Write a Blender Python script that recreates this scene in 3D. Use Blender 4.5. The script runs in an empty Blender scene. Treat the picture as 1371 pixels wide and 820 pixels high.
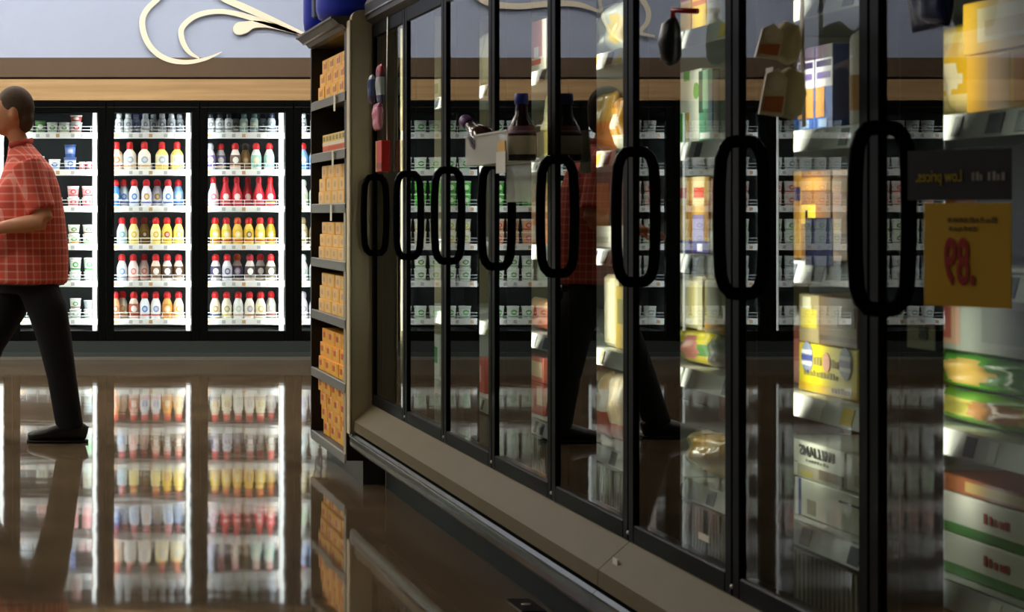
import bpy, bmesh, math, random
from mathutils import Vector, Matrix
R_ = random.Random(7)
SC = bpy.context.scene
COL = SC.collection
PI = math.pi

# ------------------------------------------------------------------ camera, world, exposure
F = 2900.0                     # focal length in pixels of the 1371x820 frame
PX, PY, EYE = 15.0, 285.0, 1.14   # principal point in the frame, eye height
cd = bpy.data.cameras.new('camera'); cam = bpy.data.objects.new('camera', cd); COL.objects.link(cam)
cam.location = (0, 0, EYE); cam.rotation_euler = (PI/2, 0, 0)
cd.sensor_fit = 'HORIZONTAL'; cd.sensor_width = 36.0; cd.lens = F/1371*36.0
cd.shift_x = (685.5-PX)/1371; cd.shift_y = (PY-410)/1371
cd.clip_end = 100
cd.dof.use_dof = True; cd.dof.focus_distance = 15.5; cd.dof.aperture_fstop = 14
SC.camera = cam
w = bpy.data.worlds.new('world'); SC.world = w; w.use_nodes = True
w.node_tree.nodes['Background'].inputs[0].default_value = (0.85, 0.92, 1.0, 1)
w.node_tree.nodes['Background'].inputs[1].default_value = 0.03
SC.view_settings.view_transform = 'Standard'
try: SC.view_settings.look = 'None'
except Exception: pass
SC.view_settings.exposure = 0.0
SC.view_settings.gamma = 1.0
SC.view_settings.use_curve_mapping = False
SC.cycles.max_bounces = 10; SC.cycles.transparent_max_bounces = 24
SC.cycles.caustics_reflective = False; SC.cycles.caustics_refractive = False
SC.cycles.sample_clamp_indirect = 6.0
COOLER_LIGHT = 20.0     # hidden side of the cooler light strips
COOLER_LENS = 1.7       # visible front lens of the strips
FREEZER_LIGHT = 8.5
CEILING_LIGHT = 60.0      # bright rows by the back wall; the rows nearer the camera are dimmer

# ------------------------------------------------------------------ materials
def lin(h):
    h = h.lstrip('#'); o = []
    for i in (0, 2, 4):
        c = int(h[i:i+2], 16)/255
        o.append(c/12.92 if c <= .04045 else ((c+.055)/1.055)**2.4)
    return (*o, 1)
MC = {}
def M(h, rough=.5, metal=0, coat=0, grain=0.0, gscale=30):
    k = (h, rough, metal, coat, grain, gscale)
    if k in MC: return MC[k]
    m = bpy.data.materials.new('mat_'+h.lstrip('#')); m.use_nodes = True
    nt = m.node_tree; b = nt.nodes['Principled BSDF']
    b.inputs['Base Color'].default_value = lin(h)
    b.inputs['Roughness'].default_value = rough; b.inputs['Metallic'].default_value = metal
    b.inputs['Coat Weight'].default_value = coat
    if grain:
        t = nt.nodes.new('ShaderNodeTexCoord'); n = nt.nodes.new('ShaderNodeTexNoise')
        n.inputs['Scale'].default_value = gscale; n.inputs['Detail'].default_value = 3
        nt.links.new(t.outputs['Object'], n.inputs['Vector'])
        mx = nt.nodes.new('ShaderNodeMix'); mx.data_type = 'RGBA'
        c = lin(h); mx.inputs['A'].default_value = tuple(min(1, v*(1-grain)) for v in c[:3])+(1,)
        mx.inputs['B'].default_value = tuple(min(1, v*(1+grain)) for v in c[:3])+(1,)
        nt.links.new(n.outputs['Fac'], mx.inputs['Factor']); nt.links.new(mx.outputs['Result'], b.inputs['Base Color'])
    MC[k] = m; return m
def emit(h, s):
    k = ('e', h, s)
    if k in MC: return MC[k]
    m = bpy.data.materials.new('light_'+h.lstrip('#')); m.use_nodes = True
    b = m.node_tree.nodes['Principled BSDF']
    b.inputs['Base Color'].default_value = lin(h)
    b.inputs['Emission Color'].default_value = lin(h); b.inputs['Emission Strength'].default_value = s
    MC[k] = m; return m
def glass(name, tint, gain=1.0, ior=1.5):
    m = bpy.data.materials.new(name); m.use_nodes = True; nt = m.node_tree
    nt.nodes.remove(nt.nodes['Principled BSDF']); out = nt.nodes['Material Output']
    fr = nt.nodes.new('ShaderNodeFresnel'); fr.inputs['IOR'].default_value = ior
    g = nt.nodes.new('ShaderNodeNewGeometry')
    mu = nt.nodes.new('ShaderNodeMath'); mu.operation = 'MULTIPLY'; mu.inputs[1].default_value = gain; mu.use_clamp = True
    su = nt.nodes.new('ShaderNodeMath'); su.operation = 'SUBTRACT'; su.inputs[0].default_value = 1
    m2 = nt.nodes.new('ShaderNodeMath'); m2.operation = 'MULTIPLY'
    nt.links.new(fr.outputs[0], mu.inputs[0]); nt.links.new(g.outputs['Backfacing'], su.inputs[1])
    nt.links.new(mu.outputs[0], m2.inputs[0]); nt.links.new(su.outputs[0], m2.inputs[1])
    tr = nt.nodes.new('ShaderNodeBsdfTransparent'); tr.inputs[0].default_value = tint
    gl = nt.nodes.new('ShaderNodeBsdfGlossy'); gl.inputs['Roughness'].default_value = 0.0
    mx = nt.nodes.new('ShaderNodeMixShader')
    nt.links.new(m2.outputs[0], mx.inputs[0]); nt.links.new(tr.outputs[0], mx.inputs[1]); nt.links.new(gl.outputs[0], mx.inputs[2])
    nt.links.new(mx.outputs[0], out.inputs['Surface']); return m
def film(h, alpha, rough=.2):
    """thin clear plastic: partly transparent, partly glossy"""
    k = ('film', h, alpha)
    if k in MC: return MC[k]
    m = bpy.data.materials.new('film_'+h.lstrip('#')); m.use_nodes = True
    b = m.node_tree.nodes['Principled BSDF']; b.inputs['Base Color'].default_value = lin(h)
    b.inputs['Roughness'].default_value = rough; b.inputs['Alpha'].default_value = alpha
    MC[k] = m; return m
def emblem(base, spot, band, zc, a, b2, z0, z1, rough=.4):
    """printed label: base colour, a round emblem on the front, a band of colour low down (print, in object space)"""
    k = ('em', base, spot, band, zc, a, b2, z0, z1)
    if k in MC: return MC[k]
    m = bpy.data.materials.new('print_'+base.lstrip('#')); m.use_nodes = True; nt = m.node_tree
    bs = nt.nodes['Principled BSDF']; bs.inputs['Roughness'].default_value = rough
    t = nt.nodes.new('ShaderNodeTexCoord'); s = nt.nodes.new('ShaderNodeSeparateXYZ'); nt.links.new(t.outputs['Object'], s.inputs[0])
    def mth(op, x, y=None, z=None):
        n = nt.nodes.new('ShaderNodeMath'); n.operation = op
        for i, v in enumerate((x, y, z)):
            if v is None: continue
            if isinstance(v, (int, float)): n.inputs[i].default_value = v
            else: nt.links.new(v, n.inputs[i])
        return n.outputs[0]
    X, Y, Z = s.outputs
    u = mth('DIVIDE', X, a); v = mth('DIVIDE', mth('SUBTRACT', Z, zc), b2)
    r = mth('ADD', mth('MULTIPLY', u, u), mth('MULTIPLY', v, v))
    ins = mth('MULTIPLY', mth('LESS_THAN', r, 1), mth('LESS_THAN', Y, 0))
    ring = mth('MULTIPLY', ins, mth('GREATER_THAN', r, .3))
    core = mth('SUBTRACT', ins, ring)
    bd = mth('MULTIPLY', mth('GREATER_THAN', Z, z0), mth('LESS_THAN', Z, z1))
    def mix(f, A, B):
        n = nt.nodes.new('ShaderNodeMix'); n.data_type = 'RGBA'; nt.links.new(f, n.inputs['Factor'])
        if isinstance(A, tuple): n.inputs['A'].default_value = A
        else: nt.links.new(A, n.inputs['A'])
        n.inputs['B'].default_value = B; return n.outputs['Result']
    c = mix(bd, lin(base), lin(band)); c = mix(ring, c, lin(spot)); c = mix(core, c, tuple(.5*x+.5*y for x, y in zip(lin(spot), (1, 1, 1, 1))))
    nt.links.new(c, bs.inputs['Base Color']); MC[k] = m; return m

BLACK = M('#0b0c0c', .35); BLACKGLOSS = M('#08090a', .25)
for _m in (BLACK, BLACKGLOSS): _m.node_tree.nodes['Principled BSDF'].inputs['Specular IOR Level'].default_value = .1; _m.node_tree.nodes['Principled BSDF'].inputs['IOR'].default_value = 1.2
DARK = M('#1c1e1e', .5)
WHITE = M('#f2f4f4', .45); OFFWHITE = M('#dcdfdc', .5); GREY = M('#8b8f8f', .45)
STEEL = M('#cbbf9e', .3, .3, 0, .12, 9)
GLASS_C = glass('cooler_glass', (.96, .98, .97, 1), 1.0)
GLASS_F = glass('freezer_glass', (.90, .95, .92, 1), 1.0)

# ------------------------------------------------------------------ mesh building
class MB:
    def __init__(s): s.bm = bmesh.new(); s.mats = []
    def mi(s, m):
        if m not in s.mats: s.mats.append(m)
        return s.mats.index(m)
    def box(s, x0, x1, y0, y1, z0, z1, m, bev=0):
        r = bmesh.ops.create_cube(s.bm, size=1, matrix=Matrix.Translation(((x0+x1)/2, (y0+y1)/2, (z0+z1)/2)) @ Matrix.Diagonal((abs(x1-x0), abs(y1-y0), abs(z1-z0), 1)))
        i = s.mi(m)
        fs = {f for v in r['verts'] for f in v.link_faces}
        for f in fs: f.material_index = i
        if bev:
            es = list({e for v in r['verts'] for e in v.link_edges})
            rb = bmesh.ops.bevel(s.bm, geom=es, offset=bev, segments=1, affect='EDGES')
            for f in rb['faces']: f.material_index = i
        return s
    def quad(s, pts, m):
        f = s.bm.faces.new([s.bm.verts.new(p) for p in pts]); f.material_index = s.mi(m); return s
    def lathe(s, prof, m, seg=14, c=(0, 0, 0), smooth=True, cap=True, axis='z'):
        i = s.mi(m); rings = []
        for r, z in prof:
            ring = []
            for k in range(seg):
                a = 2*PI*k/seg; p = Vector((r*math.cos(a), r*math.sin(a), z))
                if axis == 'y': p = Vector((p.x, -p.z, p.y))
                if axis == 'x': p = Vector((p.z, p.x, p.y))
                ring.append(s.bm.verts.new(p+Vector(c)))
            rings.append(ring)
        for a, b in zip(rings, rings[1:]):
            for k in range(seg):
                f = s.bm.faces.new((a[k], a[(k+1) % seg], b[(k+1) % seg], b[k])); f.material_index = i; f.smooth = smooth
        if cap:
            for ring, rev in ((rings[0], True), (rings[-1], False)):
                f = s.bm.faces.new(ring[::-1] if rev else ring); f.material_index = i
        return s
    def tube(s, pts, rad, m, seg=8, up=(0, 0, 1)):
        """tube through points; rad = number, or list of numbers / (a, b) pairs"""
        i = s.mi(m); P = [Vector(p) for p in pts]; n = len(P); rings = []
        rr = rad if isinstance(rad, (list, tuple)) else [rad]*n
        ref = Vector(up)
        for k, p in enumerate(P):
            t = (P[min(k+1, n-1)]-P[max(k-1, 0)]).normalized()
            u = t.cross(ref)
            if u.length < 1e-3: u = t.cross(Vector((0, 1, 0)))
            u.normalize(); v = u.cross(t).normalized()
            a, b = rr[k] if isinstance(rr[k], (list, tuple)) else (rr[k], rr[k])
            rings.append([s.bm.verts.new(p+u*a*math.cos(2*PI*j/seg)+v*b*math.sin(2*PI*j/seg)) for j in range(seg)])
        for A, B in zip(rings, rings[1:]):
            for j in range(seg):
                f = s.bm.faces.new((A[j], A[(j+1) % seg], B[(j+1) % seg], B[j])); f.material_index = i; f.smooth = True
        for ring, rev in ((rings[0], True), (rings[-1], False)):
            f = s.bm.faces.new(ring[::-1] if rev else ring); f.material_index = i
        return s
    def ball(s, c, r, m, seg=12, rings=8):
        i = s.mi(m); rx, ry, rz = r if isinstance(r, (tuple, list)) else (r, r, r)
        q = bmesh.ops.create_uvsphere(s.bm, u_segments=seg, v_segments=rings, radius=1, matrix=Matrix.Translation(c) @ Matrix.Diagonal((rx, ry, rz, 1)))
        for f in {f for v in q['verts'] for f in v.link_faces}: f.material_index = i; f.smooth = True
        return s
    def prism(s, prof, y0, y1, m, axis='y'):
        """profile of (x, z) points extruded along y (or (x, y) along z with axis z)"""
        i = s.mi(m)
        if axis == 'y': A = [s.bm.verts.new((x, y0, z)) for x, z in prof]; B = [s.bm.verts.new((x, y1, z)) for x, z in prof]
        else: A = [s.bm.verts.new((x, z, y0)) for x, z in prof]; B = [s.bm.verts.new((x, z, y1)) for x, z in prof]
        n = len(prof)
        for k in range(n): s.bm.faces.new((A[k], A[(k+1) % n], B[(k+1) % n], B[k])).material_index = i
        s.bm.faces.new(A[::-1]).material_index = i; s.bm.faces.new(B).material_index = i
        return s
    def mesh(s, name='part'):
        bmesh.ops.recalc_face_normals(s.bm, faces=s.bm.faces)
        me = bpy.data.meshes.new(name); s.bm.to_mesh(me); s.bm.free()
        for m in s.mats: me.materials.append(m)
        return me
def link(name, me, parent=None, loc=None, rotz=0):
    o = bpy.data.objects.new(name, me); COL.objects.link(o)
    if parent: o.parent = parent
    if loc is not None: o.location = loc
    if rotz: o.rotation_euler = (0, 0, rotz)
    return o
def tag(o, label, cat, group=None, kind=None):
    o['label'] = label; o['category'] = cat
    if group: o['group'] = group
    if kind: o['kind'] = kind
    return o
def thing(name, label, cat, loc=(0, 0, 0), rotz=0, group=None):
    return tag(link(name, None, None, loc, rotz), label, cat, group)
def structure(name, me, parent=None):
    o = link(name, me, parent)
    if not parent: o['kind'] = 'structure'
    return o
MESH = {}
def cached(key, fn):
    if key not in MESH: MESH[key] = fn()
    return MESH[key]
def text_mesh(s, size, m, depth=.0006, mirror=True, bold=0.0, shear=0, spacing=1.0):
    """lettering in the local xz-plane facing -y, centred; the photograph shows it mirrored"""
    k = ('txt', s, size, m.name, mirror, bold, shear, spacing)
    if k in MESH: return MESH[k]
    c = bpy.data.curves.new('lettering', 'FONT'); c.body = s; c.size = size; c.align_x = 'CENTER'; c.align_y = 'CENTER'
    c.extrude = depth; c.offset = bold; c.shear = shear; c.space_character = spacing; c.resolution_u = 3
    o = bpy.data.objects.new('lettering', c); COL.objects.link(o)
    me = bpy.data.meshes.new_from_object(o.evaluated_get(bpy.context.evaluated_depsgraph_get()))
    bpy.data.objects.remove(o)
    me.transform(Matrix.Rotation(PI/2, 4, 'X'))
    if mirror: me.transform(Matrix.Diagonal((-1, 1, 1, 1))); me.flip_normals()
    me.materials.clear(); me.materials.append(m); MESH[k] = me; return me
def fused(parts, m, voxel=.009, it=6, name='body'):
    """one continuous surface from overlapping closed lofts (voxel remesh + smoothing)"""
    me = parts.mesh(name); o = bpy.data.objects.new(name, me); COL.objects.link(o)
    r = o.modifiers.new('r', 'REMESH'); r.mode = 'VOXEL'; r.voxel_size = voxel; r.use_smooth_shade = True
    s = o.modifiers.new('s', 'SMOOTH'); s.factor = .5; s.iterations = it
    out = bpy.data.meshes.new_from_object(o.evaluated_get(bpy.context.evaluated_depsgraph_get()))
    bpy.data.objects.remove(o); out.materials.clear(); out.materials.append(m)
    for p in out.polygons: p.use_smooth = True
    return out
def strokes(wd, h, n, m, seed=1):
    """a line of print too blurred to read: a row of short marks"""
    rr = random.Random(seed); b = MB(); x = -wd/2
    for q in range(n):
        ww = wd/n*rr.uniform(.5, .85); hh = h*rr.uniform(.6, 1)
        b.box(x, x+ww, -.0008, 0, -h/2, -h/2+hh, m); x += wd/n
    return b.mesh('print_line')
ORD = ['first', 'second', 'third', 'fourth', 'fifth', 'sixth', 'seventh', 'eighth', 'ninth', 'tenth', 'eleventh', 'twelfth', 'thirteenth', 'fourteenth']

# ------------------------------------------------------------------ the setting
WALL = 17.0; S_W = F/WALL
def wx(px, Y=WALL): return (px-PX)*Y/F
def wh(py, Y=WALL): return EYE+(PY-py)*Y/F
XL, XR, CEIL = -8.0, 4.4, 4.7

def floor_mat():
    m = bpy.data.materials.new('polished_floor'); m.use_nodes = True; nt = m.node_tree; b = nt.nodes['Principled BSDF']
    t = nt.nodes.new('ShaderNodeTexCoord')
    n = nt.nodes.new('ShaderNodeTexNoise'); n.inputs['Scale'].default_value = 2.2; n.inputs['Detail'].default_value = 8; n.inputs['Roughness'].default_value = .65
    nt.links.new(t.outputs['Object'], n.inputs['Vector'])
    cr = nt.nodes.new('ShaderNodeValToRGB'); cr.color_ramp.elements[0].position = .3; cr.color_ramp.elements[1].position = .72
    cr.color_ramp.elements[0].color = lin('#524636'); cr.color_ramp.elements[1].color = lin('#74624c')
    nt.links.new(n.outputs['Fac'], cr.inputs[0]); nt.links.new(cr.outputs[0], b.inputs['Base Color'])
    b.inputs['Roughness'].default_value = .045; b.inputs['IOR'].default_value = 1.5
    n2 = nt.nodes.new('ShaderNodeTexNoise'); n2.inputs['Scale'].default_value = 4; n2.inputs['Detail'].default_value = 1
    nt.links.new(t.outputs['Object'], n2.inputs['Vector'])
    bp = nt.nodes.new('ShaderNodeBump'); bp.inputs['Strength'].default_value = .3; bp.inputs['Distance'].default_value = .0018
    nt.links.new(n2.outputs['Fac'], bp.inputs['Height']); nt.links.new(bp.outputs[0], b.inputs['Normal'])
    return m
def wood_mat():
    m = bpy.data.materials.new('wood_band'); m.use_nodes = True; nt = m.node_tree; b = nt.nodes['Principled BSDF']
    t = nt.nodes.new('ShaderNodeTexCoord'); mp = nt.nodes.new('ShaderNodeMapping'); mp.inputs['Scale'].default_value = (.5, 1, 14)
    nt.links.new(t.outputs['Object'], mp.inputs[0])
    n = nt.nodes.new('ShaderNodeTexNoise'); n.inputs['Scale'].default_value = 2.5; n.inputs['Detail'].default_value = 6; nt.links.new(mp.outputs[0], n.inputs['Vector'])
    cr = nt.nodes.new('ShaderNodeValToRGB'); cr.color_ramp.elements[0].position = .3; cr.color_ramp.elements[1].position = .7
    cr.color_ramp.elements[0].color = lin('#a0835c'); cr.color_ramp.elements[1].color = lin('#bb9c72')
    nt.links.new(n.outputs['Fac'], cr.inputs[0]); nt.links.new(cr.outputs[0], b.inputs['Base Color']); b.inputs['Roughness'].default_value = .45
    return m
structure('floor', MB().box(XL, XR, -4, 18.2, -.1, 0, floor_mat()).mesh('floor'))
structure('ceiling', MB().box(XL, XR, -4, 18.2, CEIL, CEIL+.1, M('#b9b9b4', .8)).mesh('ceiling'))
BLUE = M('#a4b2cf', .7, 0, 0, .03, 6)
structure('wall_back', MB().box(XL, XR, WALL, WALL+.15, 2.356, CEIL, BLUE).box(XL, XR, 18.0, 18.2, 0, CEIL, BLUE).mesh('wall'))
structure('wall_left', MB().box(XL-.15, XL, -4, 18.2, 0, CEIL, M('#9aa0a8', .8)).mesh('wall'))
structure('wall_right', MB().box(XR, XR+.15, -4, 18.2, 0, CEIL, M('#6f6a62', .8)).mesh('wall'))
structure('trim_1', MB().box(XL, XR, WALL-.03, WALL+.15, 2.204, 2.356, M('#564534', .55, 0, 0, .06, 8)).mesh('trim'))
structure('trim_2', MB().box(XL, XR, WALL-.015, WALL+.15, 2.186, 2.204, M('#1b1410', .6)).mesh('trim'))
structure('trim_3', MB().box(XL, XR, WALL-.03, WALL+.15, 2.022, 2.186, wood_mat()).mesh('trim'))

def ceiling_light(x, y, label, power):
    t = thing('ceiling_light', label, 'ceiling light', (x, y, CEIL), 0, 'ceiling lights above the aisle')
    link('housing', cached('lh', lambda: MB().box(-.65, .65, -.18, .18, -.09, -.001, WHITE, .01).mesh()), t)
    link('diffuser', cached(('ld', power), lambda: MB().box(-.62, .62, -.15, .15, -.11, -.0905, emit('#fff6e8', power)).mesh()), t)
for i, (y, p_) in enumerate(((5.0, .16), (9.0, .5), (11.8, .42), (13.4, .95), (15.2, .68))):  # two rows nearest the camera are added fill for cartons and camera-facing surfaces
    for j, x in enumerate((-6, -4, -2, 0, 2)):
        if i < 2 and x > -1: continue
        ceiling_light(x, y, 'white ceiling light out of view above the aisle, %s row, %s from the left' % (ORD[i], ORD[j]), CEILING_LIGHT*p_)

# swirl ornaments on the blue wall: raised cream ribbons
CREAM = M('#efe9d6', .6)
def ribbon(pts, wid, conv, sub=6):
    """smooth tapered ribbon, 25 mm thick, standing proud of the wall"""
    P = [Vector((conv(p)[0], conv(p)[1])) for p in pts]; n = len(P); out = []; ws = []
    for i in range(n-1):
        p0, p1, p2, p3 = P[max(i-1, 0)], P[i], P[i+1], P[min(i+2, n-1)]
        for k in range(sub):
            t = k/sub
            out.append(.5*((2*p1)+(p2-p0)*t+(2*p0-5*p1+4*p2-p3)*t*t+(3*p1-p0-3*p2+p3)*t**3)); ws.append(wid[i]*(1-t)+wid[i+1]*t)
    out.append(P[-1]); ws.append(wid[-1])
    b = MB(); idx = b.mi(CREAM); rows = []
    for i, p in enumerate(out):
        t = (out[min(i+1, len(out)-1)]-out[max(i-1, 0)]).normalized(); nrm = Vector((-t.y, t.x))*ws[i]*.5
        rows.append([b.bm.verts.new((q.x, y, q.y)) for y in (WALL-.036, WALL-.028) for q in (p+nrm, p-nrm)])
    for A, B in zip(rows, rows[1:]):
        for c, d in ((0, 1), (1, 3), (3, 2), (2, 0)): b.bm.faces.new((A[c], A[d], B[d], B[c]))
    b.bm.faces.new((rows[0][0], rows[0][1], rows[0][3], rows[0][2])); b.bm.faces.new((rows[-1][0], rows[-1][2], rows[-1][3], rows[-1][1]))
    return b.mesh('ribbon')
zc = lambda p: (wx(50+p[0]/3.416, 16.96), wh(p[1]/3.416, 16.96))
U = 1/3.416*17/F
t = thing('swirl_ornament', 'cream swirl ornament on the pale blue wall above the bottle coolers', 'ornament', (0, 0, 0))
link('ribbon', ribbon([(600, -50), (545, 0), (500, 45), (480, 95), (488, 155), (515, 210), (560, 253), (620, 278), (690, 284), (760, 272), (805, 256), (845, 236)], [24*U, 24*U, 25*U, 27*U, 27*U, 26*U, 25*U, 23*U, 20*U, 16*U, 10*U, 2*U], zc), t)
link('ribbon', ribbon([(740, 266), (700, 243), (675, 212), (660, 172), (660, 132), (690, 95), (740, 66), (820, 52), (900, 60), (1000, 88), (1100, 122), (1205, 158)], [6*U, 18*U, 23*U, 25*U, 25*U, 24*U, 24*U, 22*U, 23*U, 24*U, 20*U, 4*U], zc), t)
link('ribbon', ribbon([(896, 132), (908, 132), (925, 130), (950, 124), (985, 112), (1040, 112), (1110, 128), (1205, 158)], [16*U, 48*U, 60*U, 54*U, 36*U, 26*U, 18*U, 4*U], zc), t)
link('ribbon', ribbon([(780, -60), (850, -8), (940, 30), (1060, 84), (1200, 150), (1260, 178)], [20*U, 26*U, 32*U, 28*U, 22*U, 12*U], zc), t)
zr = lambda p: (3.0-wx(p[0]), wh(p[1]))
U2 = 17/F
t = thing('swirl_ornament', 'cream swirl ornament left of the frame, mirrored in the freezer door glass', 'ornament')
link('ribbon', ribbon([(590, -50), (625, -16), (650, 3), (690, 9), (740, 5), (775, 7), (805, 18)], [3*U2, 6*U2, 9*U2, 8*U2, 8*U2, 7*U2, 2*U2], zr), t)
link('ribbon', ribbon([(795, -30), (801, 0), (808, 30), (822, 50), (838, 58)], [4*U2, 4*U2, 4*U2, 4*U2, 1*U2], zr), t)
link('ribbon', ribbon([(838, -30), (855, -5), (866, 14), (865, 30), (856, 44), (875, 49)], [8*U2, 7*U2, 7*U2, 6*U2, 5*U2, 3*U2], zr), t)

# ------------------------------------------------------------------ wall coolers
PITCH, XC0, FZ = .735, .008, WALL
SH = [1.772, 1.479, 1.190, .889, .597, .299]         # shelf tops, from the top
YF = WALL+.10                                          # front of the shelves
def cooler(k, label):
    x0 = XC0+PITCH*k
    t = thing('display_cooler', label, 'cooler', (x0, WALL, 0), 0, 'glass door coolers along the back wall')
    P = PITCH
    link('cabinet', cached('c_cab', lambda: MB().box(0, P, .78, .82, .1, 2.02, M('#3d4342', .6)).box(0, .012, .05, .78, .15, 2.0, M('#4a504f', .5)).box(P-.012, P, .05, .78, .15, 2.0, M('#4a504f', .5))
         .box(0, P, .05, .78, 1.955, 2.02, M('#4a504f', .5)).box(0.012, P-.012, .05, .78, .15, .2, OFFWHITE).mesh()), t)
    link('base', cached('c_base', lambda: MB().box(0, P, -.03, .8, .045, .134, M('#2c3434', .45)).box(0, P, -.05, .0, .012, .045, M('#3c4444', .35)).box(0, P, -.055, .0, .0, .012, M('#8d8f8a', .3, .6)).mesh()), t)
    d = link('door', cached('c_door', lambda: MB().box(.002, .064, -.03, .03, .136, 2.015, BLACK, .004).box(P-.064, P-.002, -.03, .03, .136, 2.015, BLACK, .004)
         .box(.064, P-.064, -.03, .03, 1.925, 2.015, BLACK, .004).box(.064, P-.064, -.03, .03, .136, .212, BLACK, .004).box(.01, P-.01, -.034, -.03, 1.965, 1.969, M('#2b3132', .3)).mesh()), t)
    link('pane', cached('c_pane', lambda: MB().box(.06, P-.06, -.006, .0, .205, 1.93, GLASS_C).mesh()), d)
    link('handle', cached('c_han', lambda: MB().tube([(.045, -.03, .96), (.045, -.065, .98), (.045, -.07, 1.1), (.045, -.065, 1.22), (.045, -.03, 1.24)], .009, BLACK).mesh()), d)
    link('light_strip', cached('c_l1', lambda: MB().box(P-.064-.042, P-.066, .035, .05, .2, 1.93, WHITE).box(P-.064-.036, P-.072, .0335, .0349, .2, 1.93, emit('#f4fbff', COOLER_LENS)).box(P-.064-.041, P-.066, .0505, .062, .2, 1.93, emit('#f4fbff', COOLER_LIGHT)).mesh()), t)
    link('light_strip', cached('c_l2', lambda: MB().box(.014, .05, .035, .05, .2, 1.93, OFFWHITE).box(.014, .049, .0505, .062, .2, 1.93, emit('#f4fbff', COOLER_LIGHT)).mesh()), t)  # added strip hidden behind the left frame, there to brighten the bottles
    for i, h in enumerate(SH):
        s = link('shelf', cached('c_sh', lambda: MB().box(.014, P-.014, .10, .7, -.012, 0, WHITE).mesh()), t, (0, .035, h))
        def rail():
            b = MB().box(.02, P-.02, .085, .099, -.045, .004, WHITE, .003)
            for q in range(7):
                x = .07+q*.092+(.013*((q*5) % 3))
                b.box(x, x+.028, .0835, .0855, -.035, -.008, M('#b9bdbd' if q % 3 else '#c9a27a', .5))
            return b.mesh()
        link('price_rail', cached('c_rail', rail), s)
        def guard():
            b = MB()
            b.tube([(.02, .09, .05), (P-.02, .09, .05)], .0028, WHITE, 6); b.tube([(.02, .09, .024), (P-.02, .09, .024)], .002, WHITE, 6)
            for q in range(9): x = .03+q*(P-.06)/8; b.tube([(x, .09, .0), (x, .09, .05)], .0018, WHITE, 5)
            return b.mesh()
        link('guard_rail', cached('c_guard', guard), s)
    return x0
BAYS = {0: 'glass door cooler of yogurt tubs behind the walking shopper', 1: 'glass door cooler of red capped bottles, first right of the shopper',
        2: 'glass door cooler of bottles with a red bottle row, second right of shopper', 3: 'glass door cooler cut to a sliver by the tall carton shelf unit'}
for k in range(-6, 4):
    cooler(k, BAYS.get(k, 'glass door cooler left of the frame, %s left of the tub cooler' % ORD[-k-1]) if k in BAYS or k < 0 else '')

# ---- bottles
def bottle_meshes(kind):
    if kind == 'creamer': r, h, body, cap = .042, .215, [(.85, 0), (.97, .02), (1, .06), (.95, .22), (.98, .38), (.97, .48), (.83, .6), (.62, .7), (.5, .77), (.5, .79)], [(.58, .755), (.66, .77), (.69, .84), (.66, .91), (.5, .97), (.2, 1)]
    elif kind == 'wide': r, h, body, cap = .051, .225, [(.9, 0), (1, .03), (1, .1), (1, .48), (.96, .56), (.75, .64), (.5, .7), (.42, .75)], [(.48, .735), (.52, .75), (.52, .9), (.46, .97), (.2, 1)]
    elif kind == 'small': r, h, body, cap = .034, .155, [(.95, 0), (1, .03), (.98, .3), (.92, .5), (.98, .62), (.8, .72), (.6, .78)], [(.62, .77), (.68, .78), (.68, .93), (.6, 1)]
    else: r, h, body, cap = .042, .235, [(.9, 0), (1, .03), (1.02, .15), (1, .4), (.86, .52), (.62, .64), (.5, .76), (.45, .8)], [(.5, .79), (.54, .8), (.54, .92), (.44, .98), (.2, 1)]
    mk = lambda pr, m: MB().lathe([(a*r, b*h) for a, b in pr], m, 16).mesh(kind)
    z0, z1 = {'creamer': (.1, .55), 'wide': (.1, .54), 'small': (.15, .62), 'red': (.08, .5)}[kind]
    def rad(zf):
        for (a0, b0), (a1, b1) in zip(body, body[1:]):
            if b0 <= zf <= b1: return a0+(a1-a0)*(zf-b0)/max(1e-6, b1-b0)
    zs = [z0+(z1-z0)*i/7 for i in range(8)]
    lab = MB().lathe([(rad(z)*r+.0008, z*h) for z in zs], WHITE, 16, cap=False).mesh('label')
    return (mk(body, WHITE), mk(cap, WHITE), lab, r, h, z0*h, z1*h)
BM_ = {k: bottle_meshes(k) for k in ('creamer', 'wide', 'small', 'red')}
def setmat(o, m):
    o.material_slots[0].link = 'OBJECT'; o.material_slots[0].material = m
def bottle(kind, loc, body, cap, label_cols, label, group):
    mb, mc, ml, r, h, z0, z1 = BM_[kind]
    t = thing('bottle', label, 'bottle', loc, 0, group)
    setmat(link('body', mb, t), M(body, .3)); setmat(link('cap', mc, t), M(cap, .35))
    base, spot, band = label_cols
    m = emblem(base, spot, band, (z0+z1)/2+.008, r*.55, (z1-z0)*.27, z0, z0+(z1-z0)*.16)
    setmat(link('label', ml, t), m); return t
RED = '#cf1f22'
def row(bay, tier, pxs, kind, cols, words, names):
    pushed = False
    for i, px in enumerate(pxs):
        c = cols[i % len(cols)]; wd = words[i % len(words)]
        body, cap, lab = c
        z = 17.19+.012*R_.random()
        if i and (px-pxs[i-1])*17.19/F < 2.06*BM_[kind][3] and not pushed: z += .1; pushed = True
        else: pushed = False
        lbl = '%s, %s from left on %s shelf of the %s' % (wd, ORD[i], ORD[tier], names)
        bottle(kind, (wx(px, z), z, SH[tier]+.0005), body, cap, lab, lbl, 'bottles in the wall coolers')
LC = 'left bottle cooler'; RC = 'right bottle cooler'
wht = ('#eef0f0', '#eef0f0', ('#dfe3e4', '#8a8f96', '#b0a8a0')); gry = ('#c9ccd0', '#b9bcc2', ('#a7abb2', '#6d7078', '#77757f'))
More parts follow.
